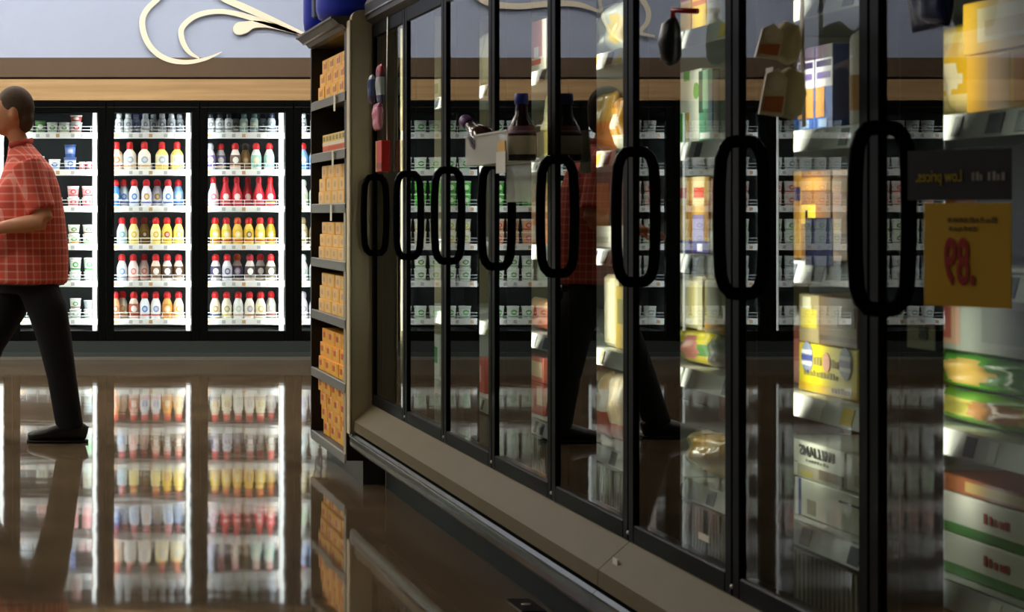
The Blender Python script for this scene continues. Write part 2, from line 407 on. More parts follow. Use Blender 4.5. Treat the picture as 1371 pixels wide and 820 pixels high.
row(1, 0, [159.5, 171.6, 182.4, 194.7, 205.4, 217, 229.5, 240.5], 'small', [wht]*5+[gry]*3, ['small white capped bottle']*5+['small greyish bottle']*3, LC)
row(1, 1, [155.8, 173.8, 193.3, 216.7, 237], 'wide', [('#e8c9a0', RED, ('#efe6d6', '#d98a4a', '#c45a3a')), ('#efe9dc', RED, ('#f1eee6', '#aab4c8', '#d8b27a')), ('#efe9dc', RED, ('#f1eee6', '#aab4c8', '#d8b27a')), ('#ecd47a', RED, ('#eee6c8', '#aab4c8', '#d9b53a')), ('#ecd063', RED, ('#eee6c0', '#aab4c8', '#d9b53a'))], ['wide tan bottle', 'wide cream bottle', 'wide cream bottle', 'wide yellow bottle', 'wide yellow bottle'], LC)
blu = ('#dfe9f4', RED, ('#e7eef6', '#4a86c8', '#2f62b8'))
row(1, 2, [154.5, 165.5, 179.6, 196, 210.4, 225, 238.5], 'creamer', [('#3f7fc4', RED, ('#3f7fc4', '#dfe9f4', '#2f62b8')), blu, blu, ('#e6e6f2', RED, ('#e9ebf4', '#c9a050', '#4a5cc0')), ('#e6e6f2', RED, ('#e9ebf4', '#c9a050', '#4a5cc0')), blu, ('#7fb0e0', RED, ('#9cc4ea', '#e8eef4', '#2f62b8'))], ['blue bottle', 'white and blue bottle', 'white and blue bottle', 'white and violet bottle', 'white and violet bottle', 'white and blue bottle', 'light blue bottle'], LC)
yel = ('#efe08a', RED, ('#f3ecbc', '#e2c23a', '#d8b32a')); ye2 = ('#e6cf4a', RED, ('#e8d65a', '#c9502a', '#d0a51e'))
row(1, 3, [163.2, 179, 193.3, 208.5, 223.4, 239], 'creamer', [('#d9e8ee', RED, ('#e6eef0', '#78b8d8', '#8fc4d8')), yel, ('#8a6a2a', '#8a2a20', ('#8d7330', '#6a4a20', '#5a3a18')), yel, ye2, ('#ecd868', RED, ('#f0e088', '#e9b83a', '#d8b32a'))], ['white and pale blue bottle', 'pale yellow bottle', 'dim amber bottle', 'pale yellow bottle', 'deep yellow bottle', 'yellow bottle'], LC)
pnk = ('#f0dcd8', RED, ('#f3e6e2', '#e08a80', '#d6806a'))
row(1, 4, [163.2, 178.4, 192.8, 208.6, 223.8, 239], 'creamer', [('#e6eef6', RED, ('#eaf0f6', '#7aa0d0', '#7aa0d0')), pnk, pnk, ('#e9dccb', RED, ('#7a5236', '#f0ece6', '#8a6a4a')), ('#efe9e0', RED, ('#5c4a38', '#f4f2ee', '#3d3226')), ('#e0cfb8', RED, ('#5c3c24', '#efe6d8', '#a8845a'))], ['white and blue bottle', 'white and pink bottle', 'white and pink bottle', 'white and brown bottle', 'white and black bottle', 'tan and brown bottle'], LC)
crm = ('#f0e4cc', RED, ('#f2ead8', '#d8a85a', '#e0b878'))
row(1, 5, [154.4, 164, 179, 193.6, 208.6, 223.8, 239], 'creamer', [('#d99a6a', RED, ('#e0a878', '#c06a3a', '#b85a30')), crm, ('#e6d0c4', RED, ('#a8503a', '#f0e8e0', '#7a3a28')), ('#e4ebf4', RED, ('#e8eef6', '#5a8ad0', '#c85a5a')), ('#eef0f4', RED, ('#f0f2f6', '#8aa0d0', '#c85a5a')), ('#d9a050', RED, ('#c8852e', '#e8d0a0', '#a8641e')), ('#eed9b0', RED, ('#f0e2c4', '#dfa04a', '#e0a050'))], ['orange tan bottle', 'cream bottle', 'brown red bottle', 'white and blue bottle', 'plain white bottle', 'orange brown bottle', 'cream and orange bottle'], LC)
tea = ('#b8ccc4', '#4a6a68', ('#a8c0b4', '#d8d8b0', '#2f7a80'))
row(2, 0, [282, 294, 306, 315.5, 326.6, 340.3, 352, 363.5], 'small', [('#eceeee', '#22242a', ('#e6e8e8', '#9a9ca0', '#1c1c22'))]*4+[tea]*2+[('#c4c8d0', '#3a3a50', ('#b8bcc8', '#88a0a0', '#3a3a60'))]*2, ['small white bottle']*4+['small teal bottle']*2+['small grey violet bottle']*2, RC)
pur = ('#e8e4e6', RED, ('#7a6a9a', '#f2efe8', '#e0c8a0')); grn = ('#dfeae4', RED, ('#9cc8c0', '#e8d8a8', '#8ab0a8'))
row(2, 1, [281.5, 295.4, 314.9, 328.6, 343, 360.4], 'creamer', [('#e6e8ee', '#b0b4c0', ('#8a7ab0', '#e8e8f0', '#6a5a9a')), pur, ('#e8dcd8', RED, ('#6a5048', '#f0ebe4', '#d8b08a')), ('#8a6a3a', '#5a4a38', ('#94703a', '#c8a060', '#6a4a20')), grn, grn], ['violet and white bottle', 'violet labelled bottle', 'brown labelled bottle', 'dim amber bottle', 'pale green bottle', 'pale green bottle'], RC)
rd = ('#c01828', '#c8202a', ('#c41c2e', '#f0d8d8', '#d88a90'))
row(2, 2, [285.5, 302, 317, 331.5, 346.5, 361.5], 'red', [('#e9e4ea', RED, ('#eae6ee', '#c86a80', '#d8a0b0')), rd, rd, rd, rd, ('#c01828', RED, ('#c41c2e', '#f0d8d8', '#e8d84a'))], ['white bottle', 'red bottle', 'red bottle', 'red bottle', 'red bottle', 'red bottle with yellow foot'], RC)
y3 = ('#e8d070', RED, ('#e3c23a', '#f0e2a0', '#b8402a'))
row(2, 3, [288, 303, 318, 333, 348, 362], 'creamer', [y3, y3, ('#dcb848', '#d8502a', ('#d8b030', '#f0dc90', '#b8402a')), ('#e4c850', RED, ('#dcb82e', '#8a6a1a', '#b8402a')), y3, ('#e8c44a', RED, ('#e0bb34', '#f0d890', '#c8502a'))], ['yellow bottle', 'yellow bottle', 'orange yellow bottle', 'deep yellow bottle', 'yellow bottle', 'golden bottle'], RC)
p2 = ('#e6e2e6', RED, ('#4c4468', '#f2f0ee', '#8a7a70'))
row(2, 4, [288.6, 304, 317.5, 334.6, 348.5, 362.4], 'creamer', [p2, ('#dfe3ea', RED, ('#c8ccd6', '#6a6080', '#5a5470')), ('#d8c0b0', '#d8542a', ('#6a5c86', '#c8c4d4', '#443c5c')), ('#d8cfc8', '#b02430', ('#4a3a40', '#f4f2ee', '#9a8468')), ('#e0dcd6', RED, ('#5a4a4a', '#efece6', '#a08a6a')), ('#d6cdbd', RED, ('#5c5444', '#f2efe8', '#9a8a60'))], ['dark violet bottle', 'silver white bottle', 'violet bottle with orange cap', 'dark brown bottle', 'brown bottle', 'olive brown bottle'], RC)
row(2, 5, [288, 303.4, 319, 334, 348.8, 362.6], 'creamer', [('#efe2c4', RED, ('#f0e6d0', '#c8a05a', '#4a5a98')), ('#ece6d0', RED, ('#f0ecd8', '#b8a868', '#d8c060')), ('#eef0ee', RED, ('#e9ede8', '#c8d0c8', '#c0a8a0')), ('#ece8de', RED, ('#ece6d8', '#b0a8b8', '#a86a4a')), ('#ebe6cc', RED, ('#f0ead0', '#d8c070', '#6a3a28')), ('#e9e4da', RED, ('#ece8de', '#c0b8a8', '#a86a5a'))], ['cream bottle with blue foot', 'pale cream bottle', 'plain white bottle', 'ivory bottle', 'cream bottle with brown foot', 'off white bottle'], RC)
SL = 'sliver cooler'
for ti, (kd, c, wd) in enumerate([('small', wht, 'white bottle'), ('creamer', ('#7fa8d8', RED, ('#8ab4e0', '#e8eef4', '#3a6ab8')), 'blue bottle with red cap'), ('creamer', ('#e6ece0', '#dfe6da', ('#e0ead8', '#a8c890', '#a8c8a0')), 'white green bottle'), ('creamer', ('#c8b89a', '#8a7a58', ('#b0a078', '#d8d0b0', '#7a6a48')), 'tan bottle'), ('creamer', ('#e8ece8', '#d4dcd8', ('#e4e8e6', '#a8b8b0', '#b0b8b8')), 'white bottle'), ('creamer', ('#e8e8ea', '#c0b8c0', ('#e6e4e8', '#b0a0b0', '#a890a0')), 'white grey bottle')]):
    row(3, ti, [405.5, 421, 436, 451, 466, 481], kd, [c], [wd], SL)

# ---- tubs
def tub_meshes(r, h):
    body = MB().lathe([(r*.8, 0), (r*.82, .004), (r*.96, h*.9)], WHITE, 16).mesh('body')
    lid = MB().lathe([(r*1.0, h*.88), (r*1.02, h*.9), (r*1.02, h*.98), (r*.97, h)], WHITE, 16).mesh('lid')
    lab = MB().lathe([(r*.8+r*.16*f+.001, h*.9*f) for f in (.15, .3, .5, .7, .85)], WHITE, 16, cap=False).mesh('label')
    return body, lid, lab
TM = {}
def tub(r, h, loc, body, lid, lab, label, group):
    k = (r, h)
    if k not in TM: TM[k] = tub_meshes(r, h)
    t = thing('tub', label, 'tub', loc, 0, group)
    setmat(link('body', TM[k][0], t), M(body, .4)); setmat(link('lid', TM[k][1], t), M(lid, .4))
    setmat(link('label', TM[k][2], t), emblem(*lab, h*.5, r*.5, h*.2, h*.12, h*.25)); return t
TG = 'tubs in the cooler behind the shopper'
def tubrow(tier, items, lvl=0, zoff=0):
    for i, (px, r, h, body, lid, lab, wd) in enumerate(items):
        z = 17.2
        tub(r, h, (wx(px, z), z, SH[tier]+.0005+zoff), body, lid, lab, '%s, %s from left%s, %s shelf behind shopper' % (wd, ORD[i], (' in lower layer', ' in upper layer')[lvl-1] if lvl else '', ORD[tier]), TG)
wg = ('#eef0ea', '#6a9a5a', '#8ab878'); gg = ('#dfe8dc', '#4a9a48', '#3a8a40')
tubrow(0, [(38, .042, .09, '#e6e9e4', '#e9ebe8', gg, 'white and green tub'), (54, .042, .10, '#8fae7c', '#4d7a3e', ('#5a8a48', '#dfe8d8', '#3a6a30'), 'green lidded tub'), (70, .044, .085, '#eceee8', '#f0f0ec', wg, 'white tub with green print'), (86, .044, .085, '#e9ece4', '#f0f0ec', wg, 'white tub with green print'), (102, .05, .085, '#ebe7e4', '#f0efee', ('#ece8e4', '#c84a40', '#d86a5a'), 'wide white and red tub')])
tubrow(0, [(102, .048, .055, '#ebe7e4', '#f0efee', ('#d85a50', '#f0e0dc', '#b83a30'), 'short red and white tub')], 2, .086)
tubrow(1, [(36, .045, .085, '#e6e8ec', '#eef0f2', ('#e8ecf2', '#8a9ac8', '#7a90c0'), 'white and blue tub'), (52, .045, .11, '#e3e6e3', '#eceeec', ('#e0e6e0', '#98a8a0', '#88a090'), 'tall grey white tub'), (73, .048, .085, '#e8ebf0', '#f0f2f4', ('#e8ecf2', '#5a7ac0', '#9ab0d8'), 'white tub with blue emblem'), (94, .05, .1, '#5a78b8', '#48629e', ('#d8dfec', '#5a7ac0', '#3a5aa8'), 'blue tub with white label'), (110, .026, .065, '#d8a0a0', '#e8d8d8', ('#d86a70', '#f0d8d8', '#c04a50'), 'small pink cup'), (119.5, .026, .065, '#d8a0a0', '#e8d8d8', ('#d86a70', '#f0d8d8', '#c04a50'), 'small pink cup')])
tubrow(1, [(94, .046, .1, '#4a68a8', '#3d5590', ('#6a86c4', '#a8b8dc', '#34509a'), 'blue tub')], 2, .101)
pk = ('#e6a8a8', '#e04a50', '#c84850')
tubrow(2, [(56, .045, .07, '#f0dede', '#f2ebea', pk, 'pink labelled tub'), (76, .045, .07, '#f0dede', '#f2ebea', pk, 'pink labelled tub'), (98, .047, .07, '#f0dede', '#f2ebea', pk, 'pink labelled tub'), (117.5, .047, .07, '#f0dede', '#f2ebea', pk, 'pink labelled tub')], 1)
tubrow(2, [(98, .047, .09, '#f0dede', '#f2ebea', pk, 'taller pink tub'), (117.5, .047, .09, '#f0dede', '#f2ebea', pk, 'taller pink tub')], 2, .0705)
fr = ('#e2e6dc', '#5a8a4a', '#a0443a'); f2 = ('#dfe6da', '#7aa868', '#d89a4a')
tubrow(3, [(56, .046, .08, '#dde2da', '#eef0ec', fr, 'clear white fruit tub'), (78, .046, .08, '#dde2da', '#eef0ec', f2, 'clear white fruit tub'), (99, .047, .08, '#dde2da', '#eef0ec', f2, 'clear white fruit tub'), (118.5, .047, .08, '#dde2da', '#eef0ec', wg, 'pale white fruit tub')], 1)
tubrow(3, [(99, .047, .075, '#dde2da', '#eef0ec', fr, 'speckled fruit tub'), (118.5, .047, .075, '#dde2da', '#eef0ec', fr, 'speckled fruit tub')], 2, .0805)
tubrow(4, [(78, .046, .11, '#dde4df', '#e6eae6', gg, 'tall clear green tub'), (101, .047, .075, '#dde4df', '#dfe5e2', ('#cfd8d4', '#a8b4b0', '#98a4a0'), 'grey white tub'), (119.5, .045, .075, '#dde4df', '#dfe5e2', ('#cfd8d4', '#a8b4b0', '#98a4a0'), 'grey white tub')], 1)
tubrow(4, [(101, .047, .11, '#e0e8e2', '#e8ece9', gg, 'tall green tub'), (119.5, .045, .11, '#e0e8e2', '#e8ece9', ('#d6e2d8', '#58b060', '#48a050'), 'tall green tub')], 2, .0755)
tubrow(5, [(82, .044, .09, '#c6d0cc', '#d8dedc', ('#b8c4c0', '#8a9a90', '#7a8a80'), 'grey tub'), (101, .047, .075, '#c6d0cc', '#d8dedc', ('#c2ccc8', '#8a9a90', '#7a8a80'), 'grey green tub'), (119.5, .045, .075, '#c6d0cc', '#d8dedc', ('#c2ccc8', '#8a9a90', '#7a8a80'), 'grey green tub')], 1)
tubrow(5, [(101, .045, .085, '#d8dedc', '#e2e6e4', fr, 'white tub with orange print'), (119.5, .045, .07, '#b0bcc0', '#c8d0d4', ('#a8b4ba', '#8a98a0', '#8898a0'), 'grey blue tub')], 2, .0755)
# coolers left of the frame, seen mirrored in the freezer doors
SCH = {-1: [('#dfeee0', gg), ('#dfeee0', gg), ('#4fae3a', ('#57b83e', '#e8f0d8', '#2e7a24')), ('#e8e8d8', ('#e9e6d0', '#b8c84a', '#d8a04a')), ('#dfe6e2', wg), ('#d8e6de', gg)],
       -2: [('#dfeee0', gg), ('#dfe8ec', ('#dce6ea', '#6aa0a8', '#4a8a90')), ('#55b040', ('#57b83e', '#e8f0d8', '#2e7a24')), ('#e0b890', ('#e2b088', '#c8502a', '#c0502a')), ('#dfe6e2', wg), ('#d8e6de', gg)]}
for k in range(-6, 0):
    sch = SCH.get(k, [('#e4e6e4', ('#dfe3e0', '#8a9a90', '#98a4a0')), ('#e0e2e4', ('#d8dce0', '#7a8a98', '#88949c')), ('#e2dcd8', ('#e0d0c8', '#c85a40', '#b85038')), ('#e2e4dc', wg), ('#dfe2e2', ('#d6dad8', '#98a8a8', '#a0a8a8')), ('#e4e6e4', ('#dfe3e0', '#8a9a90', '#98a4a0'))])
    for ti in range(6):
        body, lab = sch[ti]
        for q in range(5):
            for lv in range(2 if ti in (2, 3, 4) else 1):
                tub(.05, .1, (XC0+PITCH*k+.125+q*.118, 17.2, SH[ti]+.0005+lv*.1005), body, '#eef0ee', lab, 'mirrored tub, %s shelf, %s cooler left of frame, %s along%s' % (ORD[ti], ORD[-k-1], ORD[q], ', upper layer' if lv else ''), 'tubs mirrored in the freezer glass')

# ------------------------------------------------------------------ freezer cases
GX = 1.5
SEAM = [3.0275, 3.77, 4.485, 5.24, 5.985, 6.73, 7.475, 8.215, 8.965]
LIP = [1.56, 1.29, 1.02, .745, .48]
TOP = [h+.022 for h in LIP]
SILL = M('#625840', .6, 0, 0, .08, 7); SILL.node_tree.nodes['Principled BSDF'].inputs['IOR'].default_value = 1.22; RUB = M('#10181a', .2); KICK = M('#141b1a', .5); KICK.node_tree.nodes['Principled BSDF'].inputs['IOR'].default_value = 1.2
def freezer(i0, i1, label, far_panel):
    y0, y1 = SEAM[i0], SEAM[i1]
    t = thing('freezer_case', label, 'freezer', (0, 0, 0), 0, 'glass door freezer cases in the aisle')
    e = .002
    link('sill', MB().prism([(1.497, .345), (1.42, .276), (1.418, .236), (1.55, .236), (1.55, .345)], y0+e, y1-e, SILL).mesh(), t)
    rl = MB()
    prof = [(1.412, .165), (1.402, .178), (1.400, .196), (1.404, .214), (1.416, .226), (1.46, .226), (1.46, .165)]
    rl.prism(prof, y0+e, y1-e, RUB); rl.box(1.3985, 1.4035, y0+e, y1-e, .2135, .2195, M('#5a686c', .15, .6))
    link('bumper_rail', rl.mesh(), t)
    link('kick_plate', MB().box(1.551, 1.6, y0+e, y1-e, 0, .235, KICK).mesh(), t)
    hd = MB().box(1.498, 2.4, y0+e, y1-e, 1.955, 2.02, DARK)
    hd.prism([(1.497, 1.918), (1.47, 1.935), (1.462, 2.0), (1.475, 2.03), (1.52, 2.03), (1.52, 1.918)], y0+e, y1-e, M('#30322f', .35, .2))
    hd.box(1.459, 1.466, y0+e, y1-e, 1.955, 1.962, M('#8d8f8a', .25, .7))
    link('header', hd.mesh(), t)
    link('cabinet', MB().box(2.34, 2.4, y0+e, y1-e, .05, 1.955, M('#5b615f', .5)).box(1.56, 2.34, y0+e, y1-e, .24, .33, M('#4a4e4c', .5)).mesh(), t)
    gr = MB()
    yy = y0+.02
    while yy < y1-.03: gr.box(1.64, 1.652, yy, yy+.012, .335, .435, M('#77776a', .4)); yy += .024
    link('air_grille', gr.mesh(), t)
    for i in range(i0, i1+1):                              # mullions with their light strips
        s = SEAM[i]; a = max(s-.032, y0+e); b = min(s+.032, y1-e)
        if far_panel and i == i1: a, b = s-.064, s-.002
        lip = .013 if i < 7 else .003
        link('mullion', MB().box(1.532, 1.596, a, b, .345, 1.95, BLACK).box(1.596, 1.596+lip, a, a+.006, .345, 1.95, BLACK).mesh(), t)
        link('light_strip', MB().box(1.5965, 1.600, a+.012, b-.002, .62, 1.9, emit('#fff8ea', FREEZER_LIGHT*(.25 if i == 0 else .5 if i == 1 else 1))).mesh(), t)
    for i in range(i0, i1):                                # doors
        a, b = SEAM[i]+.003, SEAM[i+1]-.003
        d = MB().box(1.492, 1.53, a, a+.042, .345, 1.917, BLACK, .003).box(1.492, 1.53, b-.042, b, .345, 1.917, BLACK, .003)
        d.box(1.492, 1.53, a+.042, b-.042, .345, .39, BLACK, .003).box(1.492, 1.53, a+.042, b-.042, 1.862, 1.917, BLACK, .003)
        d = link('door', d.mesh(), t)
        link('pane', MB().box(1.5, 1.506, a+.041, b-.041, .389, 1.863, GLASS_F).mesh(), d)
        yb = b-.035
        link('handle', MB().tube([(1.492, yb, 1.287), (1.476, yb, 1.285), (1.464, yb, 1.272), (1.457, yb, 1.25), (1.454, yb, 1.2), (1.453, yb, 1.13), (1.454, yb, 1.06), (1.457, yb, 1.01), (1.464, yb, .988), (1.476, yb, .975), (1.492, yb, .973)], .0135, BLACKGLOSS, 10, (0, 1, 0)).mesh(), d)
        link('screw', MB().ball((1.492, b, .366), .005, M('#c8c8c0', .3, .8), 8, 6).mesh(), d)
    for j, h in enumerate(LIP):
        s = link('shelf', MB().box(1.63, 2.3, y0+.01, y1-.01, h+.006, h+.02, M('#c8ccc8', .4)).mesh(), t)
        rl = MB().prism([(1.617, h-.024), (1.626, h-.024), (1.637, h+.02), (1.628, h+.02)], y0+.01, y1-.01, M('#cfd2ce', .3))
        rr = random.Random(j*10+i0)
        yy = y0+.05
        while yy < y1-.1:
            wd = rr.choice((.03, .04, .055)); c = rr.choice(('#4a5260', '#4a5260', '#e8e8e2', '#5a6068', '#e6c83a'))
            rl.prism([(1.6160, h-.019), (1.6175, h-.019), (1.6262, h+.015), (1.6247, h+.015)], yy, yy+wd, M(c, .3)); yy += wd+rr.choice((.05, .1, .2))
        link('price_rail', rl.mesh(), s)
    return t
fa = freezer(3, 8, 'long five door freezer case running from the steel end panel', True)
fb = freezer(0, 3, 'nearest three door freezer case at the right with the yellow price sign', False)
tag(link('glass_sticker', MB().box(1.4975, 1.4995, 4.65, 4.72, .43, .444, M('#d8d6c4', .5)).mesh()), 'small pale sticker low on the glass of the door beside the golden bag', 'sticker')
fo = thing('floor_outlet', 'small dark square floor plate beside the freezer kick plate', 'floor plate', (1.49, 6.27, .0005))
link('plate', MB().box(-.035, .035, -.1, .1, 0, .004, M('#141210', .4)).mesh(), fo); link('plug', MB().lathe([(.014, .004), (.014, .007)], M('#b8b2a4', .3, .6), 14).mesh(), fo)
# far end panel
ep = MB()
prof = []
for (cx, cz, a0) in ((1.445, 1.945, 180),):
    for q in range(7): a = math.radians(180-15*q); prof.append((cx+.035*math.cos(a), cz+.035*math.sin(a)))
prof += [(2.42, 1.98), (2.42, 0.0), (1.56, 0.0), (1.56, .19), (1.44, .19)]
for q in range(5): a = math.radians(270-22.5*q); prof.append((1.44+.03*math.cos(a), .22+.03*math.sin(a)))
ep.prism(prof, 8.968, 9.03, STEEL)
e1 = link('end_panel', ep.mesh(), fa)
link('edge_trim', MB().box(1.399, 1.4085, 8.962, 9.036, .22, 1.94, M('#d9cdac', .4, .1), .003).mesh(), e1)
# price label on the sill joint and a small sticker inside
tag(link('sill_sticker', MB().box(1.444, 1.447, 5.16, 5.2, .296, .312, M('#d8d4c4', .5)).mesh()), 'small pale sticker on the sill where the two freezer cases meet', 'sticker')
bpy.data.objects['sill_sticker'].matrix_world = Matrix.Identity(4)

# ------------------------------------------------------------------ freezer goods
FG = 'frozen goods on the freezer shelves'
RZ = -PI/2
def carton(name, label, cat, z0, z1, h0, hh, base, bands=(), front=1.665, depth=.2, group=FG, bev=.002, txt=(), rough=.4, tilt=0):
    """box whose front faces the aisle (-X); bands = (u0, u1, v0, v1, colour) printed panels on the front; txt = (string, u, v, size, colour)"""
    w_ = z1-z0
    t = tag(link(name, MB().box(-w_/2, w_/2, 0, depth, 0, hh, M(base, rough), bev).mesh(), None, (front, (z0+z1)/2, h0+.0006), RZ+tilt), label, cat, group)
    if bands:
        b = MB()
        for n_, (u0, u1, v0, v1, c) in enumerate(bands):
            b.box(-w_/2+w_*u0+.0002, -w_/2+w_*u1-.0002, -.0006-.0002*n_, .0002, hh*v0+.0002, hh*v1-.0002, M(c, rough))
        link('front_print', b.mesh(), t)
    for (s, u, v, size, c, *kw) in txt:
        o = link('lettering', text_mesh(s, size, M(c, .5), **(kw[0] if kw else {})), t); o.location = (-w_/2+w_*u, -.0022, hh*v)
    return t
def bag(name, label, cat, z0, z1, h0, hh, bands, front=1.665, depth=.07, group=FG, seed=1, spot=None, rough=.25, clear=None, tilt=0):
    """pillow bag, crimped top and bottom; bands = (v_top, colour); spot = (u, v, ru, rv, colour)"""
    w_ = z1-z0; b = MB(); nu, nv = 16, 18; rr = random.Random(seed)
    ph = [rr.uniform(0, 6) for _ in range(6)]
    def mat_at(u, v):
        c = next((c for vt, c in bands if v <= vt), bands[-1][1])
        if spot and ((u-spot[0])/spot[2])**2+((v-spot[1])/spot[3])**2 < 1: c = spot[4]
        return clear if clear and c == 'clear' else M(c, rough)
    gridv = {}
    for side in (0, 1):
        for i in range(nu+1):
            for j in range(nv+1):
                u, v = i/nu, j/nv
                pu = max(0, 1-abs(2*u-1)**3); pv = max(0, 1-abs(2*v-1)**4)
                th = depth/2*(pu*pv)**.6
                wr = .06*depth*(math.sin(9*u+ph[0]+3*v)+math.sin(13*v+ph[1]-4*u)+.7*math.sin(21*u+ph[2]))*pu*pv
                edge = 0.012*w_*math.sin(7*v+ph[3])*(2*u-1)
                y = depth/2+(-th-wr if side == 0 else th)
                if side == 1 and (i in (0, nu) or j in (0, nv)): gridv[(1, i, j)] = gridv[(0, i, j)]; continue
                gridv[(side, i, j)] = b.bm.verts.new((-w_/2+w_*u+edge-(2*u-1)*.06*w_*pv*(1 if hh > .1 else .4), y, hh*v))
    for side in (0, 1):
        for i in range(nu):
            for j in range(nv):
                q = [gridv[(side, i, j)], gridv[(side, i+1, j)], gridv[(side, i+1, j+1)], gridv[(side, i, j+1)]]
                if len(set(q)) < 3: continue
                try: f = b.bm.faces.new(q if side == 0 else q[::-1])
                except ValueError: continue
                f.material_index = b.mi(mat_at((i+.5)/nu, (j+.5)/nv)); f.smooth = True
    return tag(link(name, b.mesh(), None, (front, (z0+z1)/2, h0+.0008), RZ+tilt), label, cat, group)
CLEAR = film('#d9d9cf', .35, .12)

# door G (seen through the second door from the right)
T = TOP
for n_, (a, b_) in enumerate(((4.49, 4.585), (4.39, 4.483))):
    carton('frozen_meal_box', 'tall blue and orange meal box, %s of the pair beside hanging tan pouches' % ('left', 'right')[n_], 'box', a, b_, T[1], .172, '#3f63b4',
           [(0, 1, .84, 1, '#4a3448'), (0, 1, .5, .84, '#ddd9e6'), (.06, .94, .74, .82, '#3a3060'), (.08, .9, .6, .68, '#7a6aa8'), (.04, (.96, .55)[n_], .14, .5, '#d99a4e'), (.2, .7, .02, .12, '#a8c4ee')], depth=.16)
bag('frozen_food_bag', 'bright blue bag behind the lower hanging tan pouch', 'bag', 4.6, 4.72, T[1], .135, [(.3, '#2f6ac8'), (.6, '#3d86e0'), (1, '#2a4a90')], seed=4)
carton('frozen_meal_box', 'dark brown narrow box right of the tall blue meal boxes', 'box', 4.335, 4.383, T[1], .16, '#4a2e1c', [(0, 1, .5, .8, '#7c7a28'), (0, 1, .8, 1, '#6a2018')], front=1.7)
def tubepack():
    return MB().lathe([(.034, 0), (.036, .004), (.036, .17), (.033, .18), (.02, .19)], M('#eae4da', .35), 16).mesh()
tp = thing('frozen_tube', 'white and orange round tube pack at the right end of its shelf', 'tube', (1.70, 4.292, T[1]+.0006), 0, FG)
link('body', tubepack(), tp); link('label', MB().lathe([(.0365, .03), (.0365, .1)], M('#cf9556', .4), 16, cap=False).mesh(), tp)
carton('frozen_meal_box', 'orange box with white stripe left of the blue talker card', 'box', 4.57, 4.70, T[2], .185, '#d69a3c', [(.1, .3, 0, 1, '#efe6d2'), (.35, 1, .1, .4, '#e0b050'), (.4, 1, .66, .82, '#3a2a60')])
carton('frozen_meal_box', 'brown box with yellow patch behind the blue talker card', 'box', 4.4, 4.565, T[2], .185, '#8a5a2e', [(0, .5, .4, .62, '#e0b83a'), (0, 1, .78, .92, '#c8924a'), (.5, 1, .2, .4, '#5a2e1c')])
carton('frozen_meal_box', 'light orange box right of the brown box', 'box', 4.28, 4.392, T[2], .185, '#d58a3a', [(0, .8, .75, .9, '#e8b060'), (0, 1, .1, .3, '#9a4a20')])
carton('frozen_meal_box', 'narrow orange box nearest the black door post', 'box', 4.18, 4.272, T[2], .18, '#c9782e', [(0, .8, .4, .7, '#e8c080')])
# blue talker card on the rail
tk = MB(); tk.prism([(1.589, 4.335), (1.592, 4.336), (1.611, 4.245), (1.608, 4.243)], 1.035, 1.13, M('#8284dc', .4), axis='z'); tk.prism([(1.589, 4.335), (1.592, 4.333), (1.611, 4.38), (1.608, 4.382)], 1.035, 1.145, M('#4a44b8', .4), axis='z')
tag(link('shelf_card', tk.mesh()), 'folded violet blue card standing on a shelf rail in front of brown boxes', 'card')
pz = carton('pizza_box', 'yellow box with two grey striped discs on the shelf above the white boxes', 'box', 4.262, 4.578, T[3], .1, '#e3cf1e',
       [(0, 1, 0, .18, '#dcb31c')], depth=.24)
link('print_line', strokes(.19, .014, 11, M('#9a8d40', .5), 3), pz, (-.03, -.0012, .04)); link('print_line', strokes(.1, .013, 6, M('#7c6a2a', .5), 4), pz, (.08, -.0016, .014)); link('print_line', strokes(.05, .018, 3, M('#a89a50', .5), 5), pz, (-.052, -.0012, .066)); link('print_line', strokes(.045, .018, 3, M('#a89a50', .5), 6), pz, (.05, -.0012, .066))
for u in (.16, .82):
    d = MB().lathe([(.0325, 0), (.0325, .0014)], M('#8d93b0', .4), 20, axis='y').mesh()
    o = link('emblem', d, pz, (-.158+.316*u, -.0006, .07))
    st = MB()
    for k_, (z, hw) in enumerate(((-.012, .029), (.012, .029))): st.box(-hw, hw, -.0022, -.0012, z-.004, z+.004, M('#e4e6ee', .4))
    st.box(-.03, .03, -.0022, -.0012, -.005, .005, M('#4a56a0', .4)); link('stripe', st.mesh(), o)
o = link('emblem', MB().lathe([(.02, 0), (.02, .0014)], M('#e3a58c', .4), 16, axis='y').mesh(), pz, (0, -.0006, .066))
carton('frozen_carton', 'brown carton lying on the yellow box with striped discs', 'carton', 4.262, 4.46, T[3]+.102, .1, '#7c6146', [(0, 1, .1, .2, '#5a4432'), (.1, .5, .4, .8, '#8d7252'), (.6, .95, .4, .8, '#6c5238')])
carton('frozen_carton', 'grey brown carton left of the brown carton on the yellow box', 'carton', 4.465, 4.578, T[3]+.102, .1, '#9a8a66', [(.1, .9, .3, .7, '#c3b13a'), (.2, .6, .7, .95, '#d8d4b8')])
bag('frozen_food_bag', 'pinkish bag standing left of the yellow box with striped discs', 'bag', 4.59, 4.70, T[3], .17, [(.35, '#b88a80'), (.6, '#a8685c'), (.8, '#7a4438'), (1, '#9a948c')], seed=9)
WB = '#d3d4c4'
wc = carton('frozen_carton', 'white carton lettered WILLIAMS on top of white cartons on the lowest shelf', 'carton', 4.325, 4.672, T[4]+.08, .078, WB, [(.25, .98, .04, .36, '#a8a088'), (.3, .5, .06, .2, '#b7a83e'), (.6, .98, .1, .36, '#77604c'), (0, .25, .38, .4, '#3c3c38')],
       txt=[('WILLIAMS', .585, .74, .029, '#26261f', dict(shear=.25, bold=.0007))], depth=.24)
next(c for c in wc.children if c.name.startswith('lettering')).scale = (1.5, 1, 1)
